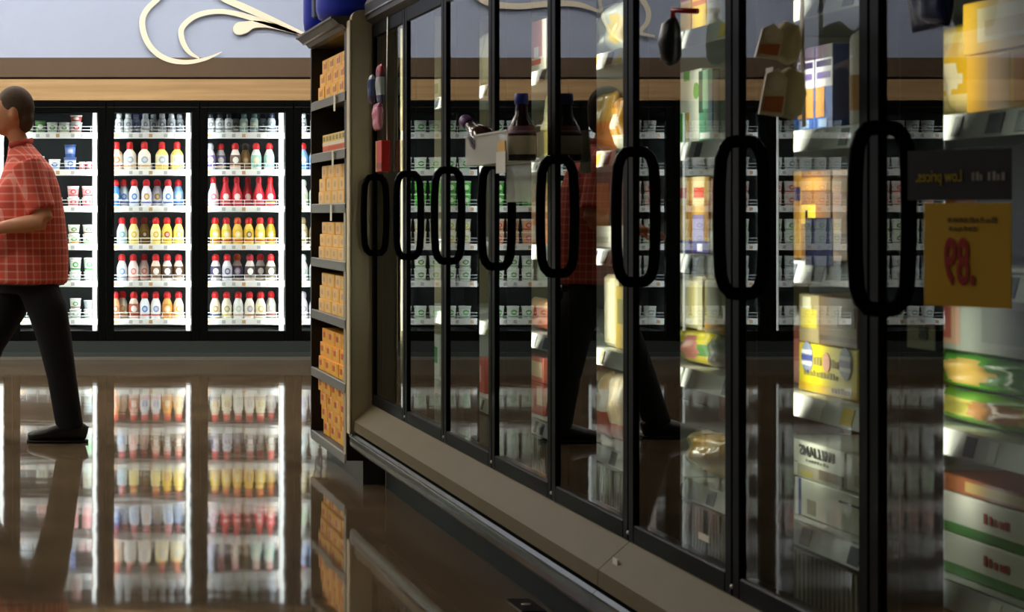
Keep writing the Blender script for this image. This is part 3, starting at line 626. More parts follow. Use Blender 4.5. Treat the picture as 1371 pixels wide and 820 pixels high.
link('print_line', strokes(.13, .008, 8, M('#77776a', .5), 7), wc, (.03, -.0016, .041))
carton('frozen_carton', 'plain white carton right of the lettered white carton', 'carton', 4.11, 4.318, T[4]+.08, .078, WB, [(.2, .8, .2, .5, '#b3b19c'), (.0, .9, .05, .08, '#55554a')], depth=.24)
carton('frozen_carton', 'white carton with blue edge under the lettered carton', 'carton', 4.25, 4.60, T[4], .078, WB, [(0, .06, 0, 1, '#e8e8e6'), (.06, .1, 0, 1, '#3d4a9a'), (.2, .34, .1, .5, '#98937c'), (.7, 1, .7, .76, '#4a4a42')], depth=.24)
carton('frozen_carton', 'white carton lowest at the right beside the black door post', 'carton', 4.05, 4.245, T[4], .078, WB, [(.1, .6, .3, .6, '#aeab96')], depth=.24)
carton('frozen_meal_box', 'yellow green box on the top shelf above the tall blue meal boxes', 'box', 4.5, 4.62, T[0], .18, '#b8c03a', [(.1, .9, .3, .8, '#e4e4d0')])
carton('frozen_meal_box', 'pale box on the top shelf above the tube pack', 'box', 4.3, 4.49, T[0], .18, '#d8d8cc', [(.1, .9, .2, .6, '#8a9a6a')])
# door F
carton('frozen_meal_box', 'red and yellow box on the top shelf beside the round black pack', 'box', 5.39, 5.47, T[0], .2, '#e0b42c', [(0, .5, 0, .3, '#cc4a20'), (.5, 1, .3, 1, '#e8c83a')])
carton('frozen_meal_box', 'dark red box second on the top shelf right of the black pack', 'box', 5.305, 5.385, T[0], .2, '#a82016', [(0, 1, 0, .4, '#d8a83a'), (.1, .9, .36, .4, '#f0b0a0')])
carton('frozen_meal_box', 'yellow box third on the top shelf right of the black pack', 'box', 5.19, 5.3, T[0], .2, '#e6c22e', [(0, 1, .3, .36, '#c86a2a'), (.1, .9, .5, .9, '#f0d860')])
carton('frozen_meal_box', 'white box fourth on the top shelf right of the black pack', 'box', 5.08, 5.185, T[0], .19, '#e6e2d8', [(.1, .9, .3, .7, '#d8ccb0')])
gb = carton('frozen_meal_box', 'white box with green discs and bright green foot', 'box', 5.25, 5.48, T[1], .178, '#dcdcd0', [(0, .48, .02, .42, '#4fae1e'), (.42, .62, .86, 1, '#5aa83a'), (.5, .6, .05, .42, '#c89a3a')], depth=.16, front=1.672)
for u in (.08, .85): link('emblem', MB().lathe([(.02, 0), (.02, .0014)], M('#5aa045', .4), 18, axis='y').mesh(), gb, (-.115+.23*u, -.0004, .125))
carton('frozen_meal_box', 'teal green box right of the green disc box', 'box', 5.14, 5.245, T[1], .17, '#4a8a6a', [(0, .3, .4, 1, '#2e4a34'), (.3, .7, .45, 1, '#8ab89a'), (.1, .8, .03, .12, '#eceee8'), (.7, 1, .2, .8, '#3a6a80')])
carton('frozen_meal_box', 'dark green grey box at the right of the teal box', 'box', 5.04, 5.135, T[1], .165, '#8a9a84', [(0, .5, 0, 1, '#3c4a34')])
for n_, (a, b_) in enumerate(((5.30, 5.425), (5.165, 5.292))):
    carton('frozen_meal_box', 'cream and orange box with red label and violet foot, %s of the pair' % ('left', 'right')[n_], 'box', a, b_, T[2], .185, '#d9ab56',
           [(0, .72, .62, 1, '#e8d6a2'), (.08, .7, .72, .86, '#d04420'), (0, .7, .14, .5, ('#e4bd76', '#8f84b4')[n_]), (0, 1, 0, .16, '#463c90'), (.3, .62, .02, .12, '#dfe0ea'), (.72, 1, .2, .7, '#c08838')], depth=.16)
carton('frozen_meal_box', 'orange box in the same row partly behind the black handle', 'box', 5.05, 5.155, T[2], .18, '#cf9a4e', [(.1, .8, .7, .85, '#c84428'), (0, 1, 0, .3, '#b9b4c4')])
bag('frozen_food_bag', 'yellow green bag lying under the tall cream pack', 'bag', 5.22, 5.47, T[3], .085, [(.3, '#c8b43a'), (.6, '#6a9a58'), (1, '#d8c83e')], seed=12, spot=(.6, .5, .2, .35, '#d88a7a'))
carton('frozen_pack', 'tall cream paper pack standing on a yellow green bag', 'pack', 5.215, 5.462, T[3]+.088, .13, '#dfd6b2', [(.55, .75, .2, .9, '#d6c88a'), (.1, .14, 0, 1, '#ece6d0'), (.86, 1, 0, 1, '#c0b894')], bev=.012)
carton('frozen_pack', 'yellow and grey pack right of the tall cream pack', 'pack', 5.06, 5.2, T[3]+.085, .13, '#b8ab6e', [(.1, .9, .4, .95, '#a6a688'), (0, 1, .05, .2, '#cf9a2a')])
bag('frozen_food_bag', 'silver grey crinkled bag under the yellow and grey pack', 'bag', 5.06, 5.21, T[3], .084, [(.5, '#a8a498'), (1, '#8f9a80')], seed=15, rough=.15)
bag('frozen_food_bag', 'clear bag of golden food on the lowest shelf below yellow green bags', 'bag', 5.12, 5.43, T[4], .1, [(1, '#b8924a')], seed=21, depth=.12, rough=.12, spot=(.3, .5, .18, .6, '#c8b888'))
bag('frozen_food_bag', 'second golden food bag on the lowest shelf behind the nearer black post', 'bag', 4.9, 5.11, T[4], .06, [(1, '#a87a36')], seed=22, depth=.12, rough=.12)
carton('frozen_carton', 'dark red carton deep under the shelf above the golden bag', 'carton', 5.05, 5.45, T[4]+.12, .07, '#5a1c16', (), front=1.78)
carton('frozen_carton', 'low dark tray carrying the dark red carton', 'carton', 5.05, 5.45, T[4], .118, '#3a3a34', (), front=1.80)
# door E
bag('frozen_food_bag', 'clear whitish bag on the top shelf above the mirrored head of the shopper', 'bag', 5.92, 6.25, T[0], .15, [(1, '#a9aca6')], seed=31, depth=.1, rough=.15, spot=(.8, .45, .15, .3, '#c0a860'))
bag('frozen_food_bag', 'yellow bag with white label beside the mirrored shoulder of the shopper', 'bag', 5.92, 6.05, T[1], .15, [(.3, '#dcd6c0'), (.75, '#b8841a'), (1, '#a06a22')], seed=33, spot=(.5, .55, .3, .14, '#c8beb0'))
bag('frozen_food_bag', 'orange bag left of the yellow bag beside the mirrored shoulder', 'bag', 6.06, 6.24, T[1], .17, [(.5, '#b06a34'), (1, '#a8823e')], seed=34)
carton('frozen_meal_box', 'white box showing through the mirrored plaid shirt', 'box', 6.02, 6.22, T[2], .06, '#d8d4c8', [(.1, .9, .2, .5, '#b8b0a0')])
carton('frozen_pack', 'cream upright pack behind the mirrored trousers of the shopper', 'pack', 5.97, 6.09, T[3], .2, '#d9ceac', [(.3, .6, .1, .9, '#e6dfc8')], bev=.01)
carton('frozen_pack', 'yellow upright pack right of the cream pack', 'pack', 5.88, 5.965, T[3], .17, '#c8a838', [(.2, .8, .4, .8, '#8a8440')])
bag('frozen_food_bag', 'red and white bag above the wire shelf left of a black post', 'bag', 6.1, 6.25, T[4], .19, [(.4, '#a8402e'), (.7, '#c9c0ae'), (1, '#d0b48a')], seed=37, spot=(.5, .75, .25, .1, '#5a6a80'))
bag('frozen_food_bag', 'pale pink and cream bag nearest the black post', 'bag', 5.91, 6.09, T[4], .19, [(.3, '#b05a48'), (.6, '#cdb896'), (1, '#d8c8ac')], seed=38)
# door D
carton('frozen_meal_box', 'red and white box on the top shelf above the syrup bottle', 'box', 6.75, 7.04, T[0], .165, '#d6d0c4', [(.3, .85, .3, 1, '#b0625a'), (.1, .8, .16, .26, '#c23a22'), (.5, .7, .3, .5, '#d9d4cc')])
jg = thing('frozen_tube', 'cream jug shaped pack standing right of the syrup bottle', 'jug', (1.75, 6.87, T[1]+.0006), 0, FG)
link('body', MB().lathe([(.066, 0), (.07, .006), (.07, .1), (.06, .125), (.055, .19), (.05, .2)], M('#dccf9e', .4), 18).mesh(), jg); link('label', MB().lathe([(.0707, .015), (.0707, .09)], M('#b8a25a', .4), 18, cap=False).mesh(), jg)
carton('frozen_meal_box', 'orange pink box behind the black handle below the syrup bottle', 'box', 6.76, 6.98, T[2], .19, '#c98a5c', [(.1, .8, .5, .7, '#d9a890'), (0, 1, .05, .3, '#cfc6b8')])
carton('frozen_meal_box', 'pale box left of the orange pink box', 'box', 6.985, 7.06, T[2], .19, '#d8cfbe', [(.1, .9, .3, .6, '#b8806a')])
bag('frozen_food_bag', 'orange red bag two shelves below the syrup bottle', 'bag', 6.76, 7.04, T[3], .1, [(.4, '#c86a3a'), (.7, '#b84a2a'), (1, '#d0a070')], seed=41)
carton('frozen_meal_box', 'red box on the lowest shelf under the orange red bag', 'box', 6.78, 7.04, T[4], .1, '#a83a2c', [(.4, .6, .2, .8, '#8a2a20'), (.7, .95, .3, .9, '#c9a88a')])
carton('frozen_meal_box', 'red and cream box stacked upon the lowest red box', 'box', 6.78, 7.04, T[4]+.102, .08, '#c0604c', [(.4, .95, .2, .8, '#d8bd98')])
# doors C, B, A
bag('frozen_food_bag', 'tall cream paper bag on the top shelf above the clear bin', 'bag', 7.6, 7.8, T[0], .2, [(.32, '#cfc4a4'), (1, '#d9ccaa')], seed=44)
carton('frozen_meal_box', 'red box on the lowest shelf far along, left of a black post', 'box', 7.62, 7.8, T[4], .12, '#b83a2a', [(.4, .7, .3, .8, '#e0a890')])
carton('frozen_meal_box', 'small green and white box on the top shelf of the farthest doors', 'box', 8.42, 8.56, T[0], .08, '#d0d8c0', [(.2, .8, .3, .8, '#6a9a50')])
carton('frozen_meal_box', 'white and green box on the lowest shelf of the farthest doors', 'box', 8.42, 8.56, T[4], .16, '#dfe2dc', [(.2, .7, .3, .7, '#3a9a50')])
# door H (nearest)
bag('frozen_food_bag', 'yellow bag standing left of the stacked yellow boxes above the price sign', 'bag', 3.78, 3.95, T[1], .165, [(.2, '#e6cf8a'), (.75, '#dcae16'), (1, '#e6c23a')], seed=51, spot=(.55, .4, .25, .18, '#e8dcb8'))
carton('frozen_meal_box', 'yellow box with cream picture, lower of the stack above the price sign', 'box', 3.5, 3.775, T[1], .1, '#d9a41c', [(.3, .6, .05, .95, '#c88a3a'), (.65, .95, .1, .9, '#d9822e')])
carton('frozen_meal_box', 'yellow box with cream picture, upper of the stack above the price sign', 'box', 3.5, 3.79, T[1]+.102, .09, '#e0b01a', [(.2, .9, .2, .85, '#e3d2a0'), (.3, .8, .3, .6, '#cfae6a')])
carton('frozen_meal_box', 'red and yellow box on the top shelf above the yellow boxes', 'box', 3.55, 3.72, T[0], .16, '#c8402a', [(.1, .9, .5, .9, '#e0d03a')])
bag('frozen_food_bag', 'bright green bag with pictures under the pinkish boxes at the right edge', 'bag', 3.5, 3.95, T[3]+.062, .065, [(1, '#4aa81e')], seed=54, spot=(.35, .5, .25, .35, '#e0b85a'), rough=.2)
bag('frozen_food_bag', 'yellow green bag lying on the rail at the right edge', 'bag', 3.5, 3.95, T[3], .06, [(.25, '#7ab83a'), (.8, '#d8cc5a'), (1, '#8abf3e')], seed=55, spot=(.6, .5, .25, .3, '#d89a5a'), rough=.2)
carton('frozen_meal_box', 'pinkish grey box with brown figure below the yellow price sign', 'box', 3.5, 3.93, T[3]+.13, .1, '#8f958a', [(.05, .3, .1, .9, '#b08a72'), (.12, .22, .2, .8, '#9a4a3a'), (.5, .9, .2, .8, '#74806c')])
for n_ in range(2):
    gw = carton('frozen_meal_box', 'white box with green stripe and red letters, %s of two on the lowest shelf' % ('lower', 'upper')[n_], 'box', 3.45, 3.92, T[4]+.072*n_, .07, '#dfded2', [(0, 1, 0, .26, '#4f8a44')], depth=.22)
    link('print_line', strokes(.1, .018, 5, M('#a83a30', .5), 8), gw, (.03, -.0012, .042))
carton('frozen_meal_box', 'rust brown box on top of the green striped white boxes', 'box', 3.5, 3.9, T[4]+.144, .03, '#a05a30', [(.3, .9, .2, .8, '#c0a060')])

# yellow price sign with its black header card, in the gap behind the nearest pane
def face_frame(p0, p1):
    d = Vector((p1[0]-p0[0], p1[1]-p0[1])); return Vector(((p0[0]+p1[0])/2, (p0[1]+p1[1])/2)), d.length, math.atan2(d.y, d.x)
c, L, ang = face_frame((1.410, 3.345), (1.484, 3.215))
SPX = F/3.28
h_hi, h_lo = EYE+(PY-272)/SPX, EYE+(PY-411)/SPX
sg = thing('price_sign', 'yellow price sign with big red numerals hung before the nearest freezer door', 'sign', (c.x, c.y, h_lo), ang)
link('card', MB().box(-L/2, L/2, 0, .002, 0, h_hi-h_lo, M('#e0ae0a', .55)).mesh(), sg)
H_ = h_hi-h_lo
o = link('lettering', text_mesh('.89', .098, M('#b01c10', .5), bold=.0022, spacing=1.0), sg, (-.012, -.001, H_*.41)); o.scale = (.46, 1, 1.0)
link('print_line', strokes(.085, .008, 9, M('#7a6008', .5), 11), sg, (.01, -.0005, H_*.84)); link('print_line', strokes(.05, .007, 6, M('#7a6008', .5), 12), sg, (-.005, -.0005, H_*.755))
hb, ht = EYE+(PY-268)/SPX, EYE+(PY-200)/SPX
hs = thing('header_card', 'black card lettered Low prices above the yellow price sign', 'sign', (c.x, c.y, hb), ang)
link('card', MB().box(-L/2-.03, L/2, 0, .002, 0, ht-hb, M('#0c0d0e', .5)).mesh(), hs)
o = link('lettering', text_mesh('Low prices.', .026, M('#c8ab22', .5)), hs, (-.048, -.001, (ht-hb)*.47)); o.scale = (.68, 1, 1)
link('print_line', strokes(.021, .014, 3, M('#a09a90', .5), 13), hs, (.02, -.0005, (ht-hb)*.47)); link('print_line', strokes(.03, .014, 4, M('#a09a90', .5), 14), hs, (.052, -.0005, (ht-hb)*.47))
s8 = thing('shelf_ticket', 'dim yellow ticket with 88 inside the glass below the price sign', 'ticket', (1.5085, 3.592, EYE-.226), -PI/2)
link('card', MB().box(-.055, .055, 0, .001, 0, .045, M('#5a5016', .6)).mesh(), s8); link('lettering', text_mesh('88', .036, M('#15140c', .5)), s8, (.012, -.001, .026))
link('edge_band', MB().box(-.055, .055, -.0006, 0, .038, .045, M('#5a1c12', .6)).mesh(), s8)

# ------------------------------------------------------------------ things hung on the outside of the doors
def strip(label, x, y, z0, z1):
    return tag(link('clip_strip', MB().tube([(x, y, z1), (x-.004, y, (z0+z1)/2), (x, y, z0)], [(.011, .0012)]*3, M('#d8d2bc', .4), 8, (1, 0, 0)).mesh()), label, 'clip strip')
strip('pale hanging strip of packs beside the steel end panel', 1.487, 8.56, 1.3, 1.915)
def h_at(py, z): return EYE+(PY-py)*z/F
bag('hanging_pack', 'grey blue bottle shaped pack with red top on the pale strip', 'pack', 8.50, 8.6, h_at(140, 8.55), .16, [(.2, '#4a4a68'), (.65, '#b4bcb8'), (.8, '#7a3440'), (1, '#a82430')], front=1.442, depth=.03, seed=61, group='packs hung on the freezer doors')
bag('hanging_pack', 'slim blue pack left of the grey blue pack on the pale strip', 'pack', 8.62, 8.68, h_at(140, 8.62), .12, [(.3, '#5a4a60'), (.85, '#4c5c8c'), (1, '#9aa8c0')], front=1.425, depth=.03, seed=62, group='packs hung on the freezer doors')
bag('hanging_pack', 'pink pouch hanging under the grey blue pack on the pale strip', 'pack', 8.5, 8.63, h_at(175, 8.55), .11, [(.2, '#d88a98'), (.85, '#e08ca0'), (1, '#a8506a')], front=1.432, depth=.035, seed=63, group='packs hung on the freezer doors')
rb = carton('hanging_pack', 'red box with yellow side, lowest on the pale strip', 'box', 8.47, 8.6, h_at(230, 8.5), .122, '#c81f14', [(0, 1, .08, .28, '#8a2a20'), (0, .12, 0, 1, '#d8b83a')], front=1.448, depth=.035, group='packs hung on the freezer doors')
link('side_print', MB().box(-.0656, -.0652, .002, .033, .01, .112, M('#c8c23a', .4)).mesh(), rb)
# clear bin with two syrup bottles
bx = thing('clear_bin', 'clear plastic bin hooked on a freezer door holding two syrup bottles', 'bin', (0, 0, 0))
B0, B1 = h_at(220, 6.33), h_at(181, 6.33)
PL = film('#e2e0d4', .45, .3)
bb = MB().box(1.384, 1.387, 6.04, 6.6, B0, B1, PL).box(1.387, 1.488, 6.04, 6.043, B0, B1, film('#dcdacd', .03, .25)).box(1.387, 1.488, 6.597, 6.6, B0, B1, PL).box(1.387, 1.488, 6.043, 6.597, B0, B0+.003, PL).box(1.485, 1.488, 6.043, 6.597, B0+.003, B1, PL)
link('tray', bb.mesh(), bx)
link('rim', MB().box(1.380, 1.386, 6.036, 6.604, B1, B1+.005, film('#e9e8de', .7)).box(1.386, 1.489, 6.038, 6.041, B1, B1+.002, film('#e9e8de', .5)).mesh(), bx)
link('back_plate', MB().box(1.486, 1.4885, 6.02, 6.5, B0-.11, B0-.002, film('#d8d8ca', .3)).mesh(), bx)
link('price_ticket', MB().box(1.381, 1.3835, 6.06, 6.15, B0+.005, B0+.06, M('#d9a82a', .5)).box(1.380, 1.3812, 6.05, 6.165, B0-.03, B0+.03, M('#d8d6c8', .5)).mesh(), bx)
def syrup(label, mat_, cap, lab=True):
    t = thing('syrup_bottle', label, 'bottle')
    b = MB(); prof = [(.036, 0), (.041, .004), (.042, .03), (.042, .075), (.034, .1), (.018, .13), (.0155, .16), (.0155, .168)]
    b.lathe(prof, M('#2c0f12', .12), 18)
    bo = link('body', b.mesh(), t)
    link('cap', MB().lathe([(.0185, .16), (.0195, .162), (.0195, .186), (.017, .19)], M(cap, .35), 16).mesh(), t)
    if lab:
        lm = MB(); 
        lm.lathe([(.0427, .018), (.0427, .07)], M('#e8dcc2', .5), 18, cap=False); link('label', lm.mesh(), t)
        link('neck_label', MB().lathe([(.0415, .077), (.0355, .098)], M('#7a4a5c', .45), 18, cap=False).mesh(), t)
    return t
s1 = syrup('upright dark syrup bottle with blue cap and cream label in clear bin', None, '#2a3a9a')
s1.location = (1.437, 6.1, B0+.004)
s2 = syrup('tilted dark red syrup bottle with pale capped neck leaning out of clear bin', None, '#6a3a7a', False)
s2.location = (1.434, 6.44, B0+.041); s2.rotation_euler = Vector((-.055, .15, .1)).to_track_quat('Z', 'Y').to_euler()
link('cap_top', MB().lathe([(.0165, .19), (.0165, .1915)], M('#e6dcec', .4), 14).mesh(), s2)
# tan pouches on the nearest hanging strip
HZ = 4.06
strip('brown strip carrying the tan pouches on a near freezer door', 1.486, HZ, h_at(170, HZ), h_at(-120, HZ))
def pouch(label, pyt, pyb, z):
    h0, h1 = h_at(pyb, z), h_at(pyt, z)
    t = thing('hanging_pouch', label, 'pouch', (0, 0, 0), 0, 'packs hung on the freezer doors')
    H = h1-h0; TAN = M('#b5ab88', .5)
    b = MB(); pr = []
    for q in range(9): a = PI*q/8; pr.append((1.44+.036-.0*q+.034*math.sin(a)-.036, h0+H/2-H/2*math.cos(a)))
    b.tube([(1.44, z+.0, h0+.004), (1.443, z, h0+H*.12), (1.447, z, h0+H*.5), (1.446, z, h0+H*.85), (1.44, z, h1-.004)], [(.02, .018), (.031, .028), (.035, .03), (.03, .028), (.014, .014)], TAN, 16, (0, 1, 0))
    link('body', b.mesh(), t)
    f = MB().prism([(1.383, h0+.006), (1.428, h0), (1.436, h1-.02), (1.418, h1-.002), (1.397, h1-.012)], z-.034, z-.028, M('#cfc6a8', .5)); link('frame', f.mesh(), t)
    g = MB().prism([(1.389, h0+.012), (1.424, h0+.008), (1.429, h0+H*.42), (1.394, h0+H*.42)], z-.0362, z-.0342, M('#b5653a', .45)); link('lower_print', g.mesh(), t)
    g = MB().lathe([(.0145, 0), (.0145, .002)], M('#d9d2c0', .45), 16, c=(1.414, z-.0342, h0+H*.68), axis='y'); link('window', g.mesh(), t)
    return t
pouch('upper tan pouch with orange front on the brown strip', 32, 82, HZ)
pouch('lower tan pouch with orange front on the brown strip', 92, 158, HZ-.02)
carton('hanging_ticket', 'small cream ticket between the two tan pouches', 'ticket', HZ-.05, HZ-.01, h_at(108, HZ), .022, '#c0b4a0', [(0, 1, 0, .4, '#4a4038')], front=1.41, depth=.003, group='packs hung on the freezer doors')
# round black pack and dark blue bag
bp = MB().tube([(1.455, 4.76, h_at(86, 4.76)), (1.45, 4.76, h_at(78, 4.76)), (1.447, 4.76, h_at(56, 4.76)), (1.45, 4.76, h_at(34, 4.76)), (1.457, 4.76, h_at(25, 4.76))], [(.01, .012), (.022, .026), (.025, .03), (.02, .024), (.008, .01)], M('#101214', .35), 16, (0, 1, 0))
bo = tag(link('hanging_pack', bp.mesh()), 'rounded black pack hanging in front of a door beside the red and yellow boxes', 'pack', 'packs hung on the freezer doors')
link('red_hook', MB().tube([(1.455, 4.76, h_at(24, 4.76)), (1.45, 4.75, h_at(14, 4.76)), (1.49, 4.7, h_at(15, 4.7))], .006, M('#a8182a', .3), 8).mesh(), bo)
bag('hanging_pack', 'dark blue bag cut by the top of the picture near the yellow boxes', 'bag', 3.38, 3.52, h_at(40, 3.45), .16, [(.6, '#1c2a5c'), (1, '#2a3a7a')], front=1.44, depth=.05, seed=71, group='packs hung on the freezer doors')

# ------------------------------------------------------------------ tall shelf unit of yellow cartons
EX, E0, E1 = 1.40, 9.10, 10.10
su = thing('shelf_unit', 'tall dark shelf unit stocked with yellow cartons beside the freezer', 'shelf unit', (0, 0, 0))
BROWN = M('#14100e', .5); EDGE = M('#6c6d68', .4, .2)
link('side_panel', MB().box(1.42, 2.3, E0-.03, E0, .1, 1.904, BROWN).mesh(), su)
link('side_panel', MB().box(1.40, 2.3, E1, E1+.03, .1, 1.904, BROWN).mesh(), su)
link('back_panel', MB().box(1.86, 1.9, E0, E1, .1, 1.904, BROWN).mesh(), su)
link('base', MB().box(1.475, 2.3, E0-.02, E1+.02, 0, .1, M('#2b2e2e', .4)).mesh(), su)
link('front_post', MB().box(1.405, 1.42, E0-.03, E0+.035, .1, 1.904, M('#0f0d0c', .5)).mesh(), su)
link('edge_strip', MB().box(1.401, 1.4048, E0-.03, E0+.03, .1, 1.16, M('#9a917a', .4)).mesh(), su)
cor = MB()
cor.prism([(1.42, 1.905), (1.395, 1.912), (1.383, 1.926), (1.365, 1.932), (1.345, 1.95), (1.335, 1.953), (1.335, 1.962), (2.3, 1.962), (2.3, 1.905)], E0-.06, E1+.06, M('#36332b', .45)); link('cornice', cor.mesh(), su)
link('cornice_bead', MB().tube([(1.372, E0-.06, 1.931), (1.372, E1+.06, 1.931)], .006, M('#6e685a', .35), 8, (0, 0, 1)).mesh(), su)
ESH = [1.647, 1.406, 1.175, .928, .687, .418, .123]
for j, h in enumerate(ESH):
    s = link('shelf', MB().box(1.406, 1.86, E0+.001, E1-.001, h-.018, h+.002, M('#3a3a38', .5)).mesh(), su)
    link('price_rail', MB().prism([(1.398, h-.035), (1.404, h-.035), (1.404, h+.006), (1.398, h+.002)], E0-.02, E1, EDGE).mesh(), s)
    if j < 3: link('shelf_tag', MB().box(1.388, 1.3895, 9.28+.05*j, 9.33+.05*j, h-.07, h+.0, M('#d8d4c0', .5)).box(1.3895, 1.398, 9.3+.05*j, 9.31+.05*j, h-.01, h-.004, M('#d8d4c0', .5)).mesh(), s)
RR = random.Random(3)
CG = 'cartons in the tall shelf unit'
def yellow_carton(i, r, j, z0, wd, h0, hh, front, style, n, nr):
    base, bands = style
    rowname = '' if nr == 1 else [' in the bottom row', ' in the second row', ' in the third row', ' in the fourth row'][r]
    carton('carton', '%s, %s from left%s, %s shelf of the tall unit' % ('yellow carton' if base not in ('#e07a28', '#e0c060') else ('orange carton' if base == '#e07a28' else 'yellow speckled pack'), ORD[n-1-i], rowname, ORD[j]), 'carton', z0, z0+wd, h0, hh, base, bands, front=front, depth=.16, group=CG, bev=.0015)
ST1 = ('#f2b024', [(.08, .75, .12, .9, '#f2c05a'), (.25, .55, .3, .7, '#c9762e'), (.6, .72, .3, .8, '#b8502a')])
ST2 = ('#f2b424', [(0, .78, .06, .94, '#ecc67c'), (.2, .5, .3, .7, '#d3a470')])
ST3 = ('#f4a818', [(.05, .8, .1, .5, '#e8b83a'), (.15, .5, .35, .75, '#c8401c'), (.55, .75, .55, .9, '#e9d27a')])
for j, h in enumerate(ESH):
    if j == 1:
        for r, st, hh in ((0, ('#e07a28', [(.05, .95, .3, .7, '#c8481c'), (0, 1, .8, 1, '#e9e0c8')]), .042), (1, ('#e0c060', [(.1, .4, .3, .8, '#7a6a20'), (.6, .9, .3, .8, '#8a7a2a'), (0, 1, 0, .15, '#e9e2cc')]), .042)):
            for i in range(4): yellow_carton(i, r, j, 9.175+i*.193, .19, h+.0025+r*.0425, hh, 1.43, st, 4, 2)
        continue
    nr = 4 if j == 6 else 3; st = ST1 if j == 0 else ST3 if j >= 5 else ST2
    hh = {0: .062, 2: .058, 3: .055, 4: .058, 5: .063, 6: .066}[j]
    for r in range(nr):
        n = 4
        for i in range(n):
            fr_ = 1.412+.008*(r if j != 6 else 3-r)+.004*RR.random()
            yellow_carton(i, r, j, 9.165+i*.2+.004*RR.random()+(.02 if r % 2 else 0), .193, h+.0025+r*(hh+.0006), hh, fr_, st, n, nr)
# blue tubs on top of the unit
def jug(label, x, y, r, h, wnd):
    t = thing('blue_jug', label, 'jug', (x, y, 1.9625))
    link('body', MB().lathe([(r*.8, 0), (r*.94, .012), (r, .05), (r, .24), (r*.96, .27), (r*.97, .3), (r, .33), (r, h)], M('#2036c0', .3), 28).mesh(), t)
    link('lid', MB().lathe([(r*1.02, h), (r*1.02, h+.02), (r*.9, h+.03)], M('#dfe2e6', .4), 28).mesh(), t)
    if wnd: link('window_label', MB().box(-.05, .05, -r-.004, -r+.03, .06, .22, M('#8d98a8', .4), .008).mesh(), t)
jug('large blue tub at the near end on top of the tall shelf unit', 1.475, 9.3, .165, .42, False)
jug('smaller blue tub with grey label at the far end on the tall shelf unit', 1.415, 9.9, .08, .36, True)

# ------------------------------------------------------------------ shopping cart behind the shelf unit
ct = thing('shopping_cart', 'dark shopping cart almost hidden behind the tall shelf unit', 'cart', (2.33, 14.6, 0))
DKP = M('#2a1c30', .4)
bk = MB()
for q in range(9):
    z = .55+.05*q; ww = .2+.006*q
    bk.tube([(-ww, -.3, z), (ww, -.3, z), (ww, .5, z), (-ww, .5, z), (-ww, -.3, z)], .007, DKP, 6)
for q in range(11):
    x = -.2+.04*q
    bk.tube([(x, -.3, .55), (x*1.2, -.3, .96)], .004, DKP, 5); bk.tube([(x, .5, .55), (x*1.2, .5, .96)], .004, DKP, 5); bk.tube([(x, -.3, .55), (x, .5, .55)], .004, DKP, 5)
link('basket', bk.mesh(), ct)
link('handle', MB().tube([(-.24, -.36, 1.02), (.24, -.36, 1.02)], .016, M('#4a2a5a', .4)).mesh(), ct)
link('frame', MB().tube([(-.22, -.36, 1.02), (-.22, -.3, .6), (-.24, -.3, .16), (-.2, .5, .16)], .013, GREY).tube([(.22, -.36, 1.02), (.22, -.3, .6), (.24, -.3, .16), (.2, .5, .16)], .013, GREY).mesh(), ct)
link('bumper', MB().box(-.25, .25, -.33, -.28, .1, .2, M('#2a4478', .4), .01).mesh(), ct)
for x, y in ((-.23, -.28), (.23, -.28), (-.19, .48), (.19, .48)): link('wheel', MB().lathe([(.055, -.012), (.06, -.008), (.06, .008), (.055, .012)], BLACK, 14, c=(x, y, .06), axis='x').mesh(), ct)

# ------------------------------------------------------------------ the shopper
PYD = 10.84
def plaid():
    m = bpy.data.materials.new('plaid_shirt'); m.use_nodes = True; nt = m.node_tree; bs = nt.nodes['Principled BSDF']; bs.inputs['Roughness'].default_value = .85
    t = nt.nodes.new('ShaderNodeTexCoord'); s = nt.nodes.new('ShaderNodeSeparateXYZ'); nt.links.new(t.outputs['Object'], s.inputs[0])
    def mth(op, x, y=None):
        n = nt.nodes.new('ShaderNodeMath'); n.operation = op
        for i, v in enumerate((x, y)):
            if v is None: continue
            if isinstance(v, (int, float)): n.inputs[i].default_value = v
            else: nt.links.new(v, n.inputs[i])
        return n.outputs[0]
    def lines(v, f, wd): return mth('LESS_THAN', mth('FRACT', mth('MULTIPLY', v, f)), wd)
    h = mth('ADD', s.outputs[0], mth('MULTIPLY', s.outputs[1], .7))
    a, b = lines(h, 26, .2), lines(s.outputs[2], 26, .2)
    c, d = lines(h, 13, .45), lines(s.outputs[2], 13, .45)
    lt = mth('MULTIPLY', mth('ADD', a, b), .33); dk = mth('MULTIPLY', mth('ADD', c, d), .3)
    def mix(f, A, B):
        n = nt.nodes.new('ShaderNodeMix'); n.data_type = 'RGBA'; nt.links.new(f, n.inputs['Factor'])
        if isinstance(A, tuple): n.inputs['A'].default_value = A
        else: nt.links.new(A, n.inputs['A'])
        n.inputs['B'].default_value = B; return n.outputs['Result']
    col = mix(dk, lin('#dc5a45'), lin('#a83228')); col = mix(lt, col, lin('#f0c4b4'))
    nt.links.new(col, bs.inputs['Base Color']); return m
SKIN = M('#c98d68', .55, 0, 0, .05, 40)
def rings(b, rr):
    """vertical loft of ellipses: (cx, cy, z, rx, ry)"""
    i = b.mi(WHITE); R = []
    for cx, cy, z, rx, ry in rr: R.append([b.bm.verts.new((cx+rx*math.cos(2*PI*k/24), cy+ry*math.sin(2*PI*k/24), z)) for k in range(24)])
    for A, B in zip(R, R[1:]):
        for k in range(24): b.bm.faces.new((A[k], A[(k+1) % 24], B[(k+1) % 24], B[k]))
    b.bm.faces.new(R[0][::-1]); b.bm.faces.new(R[-1]); return b
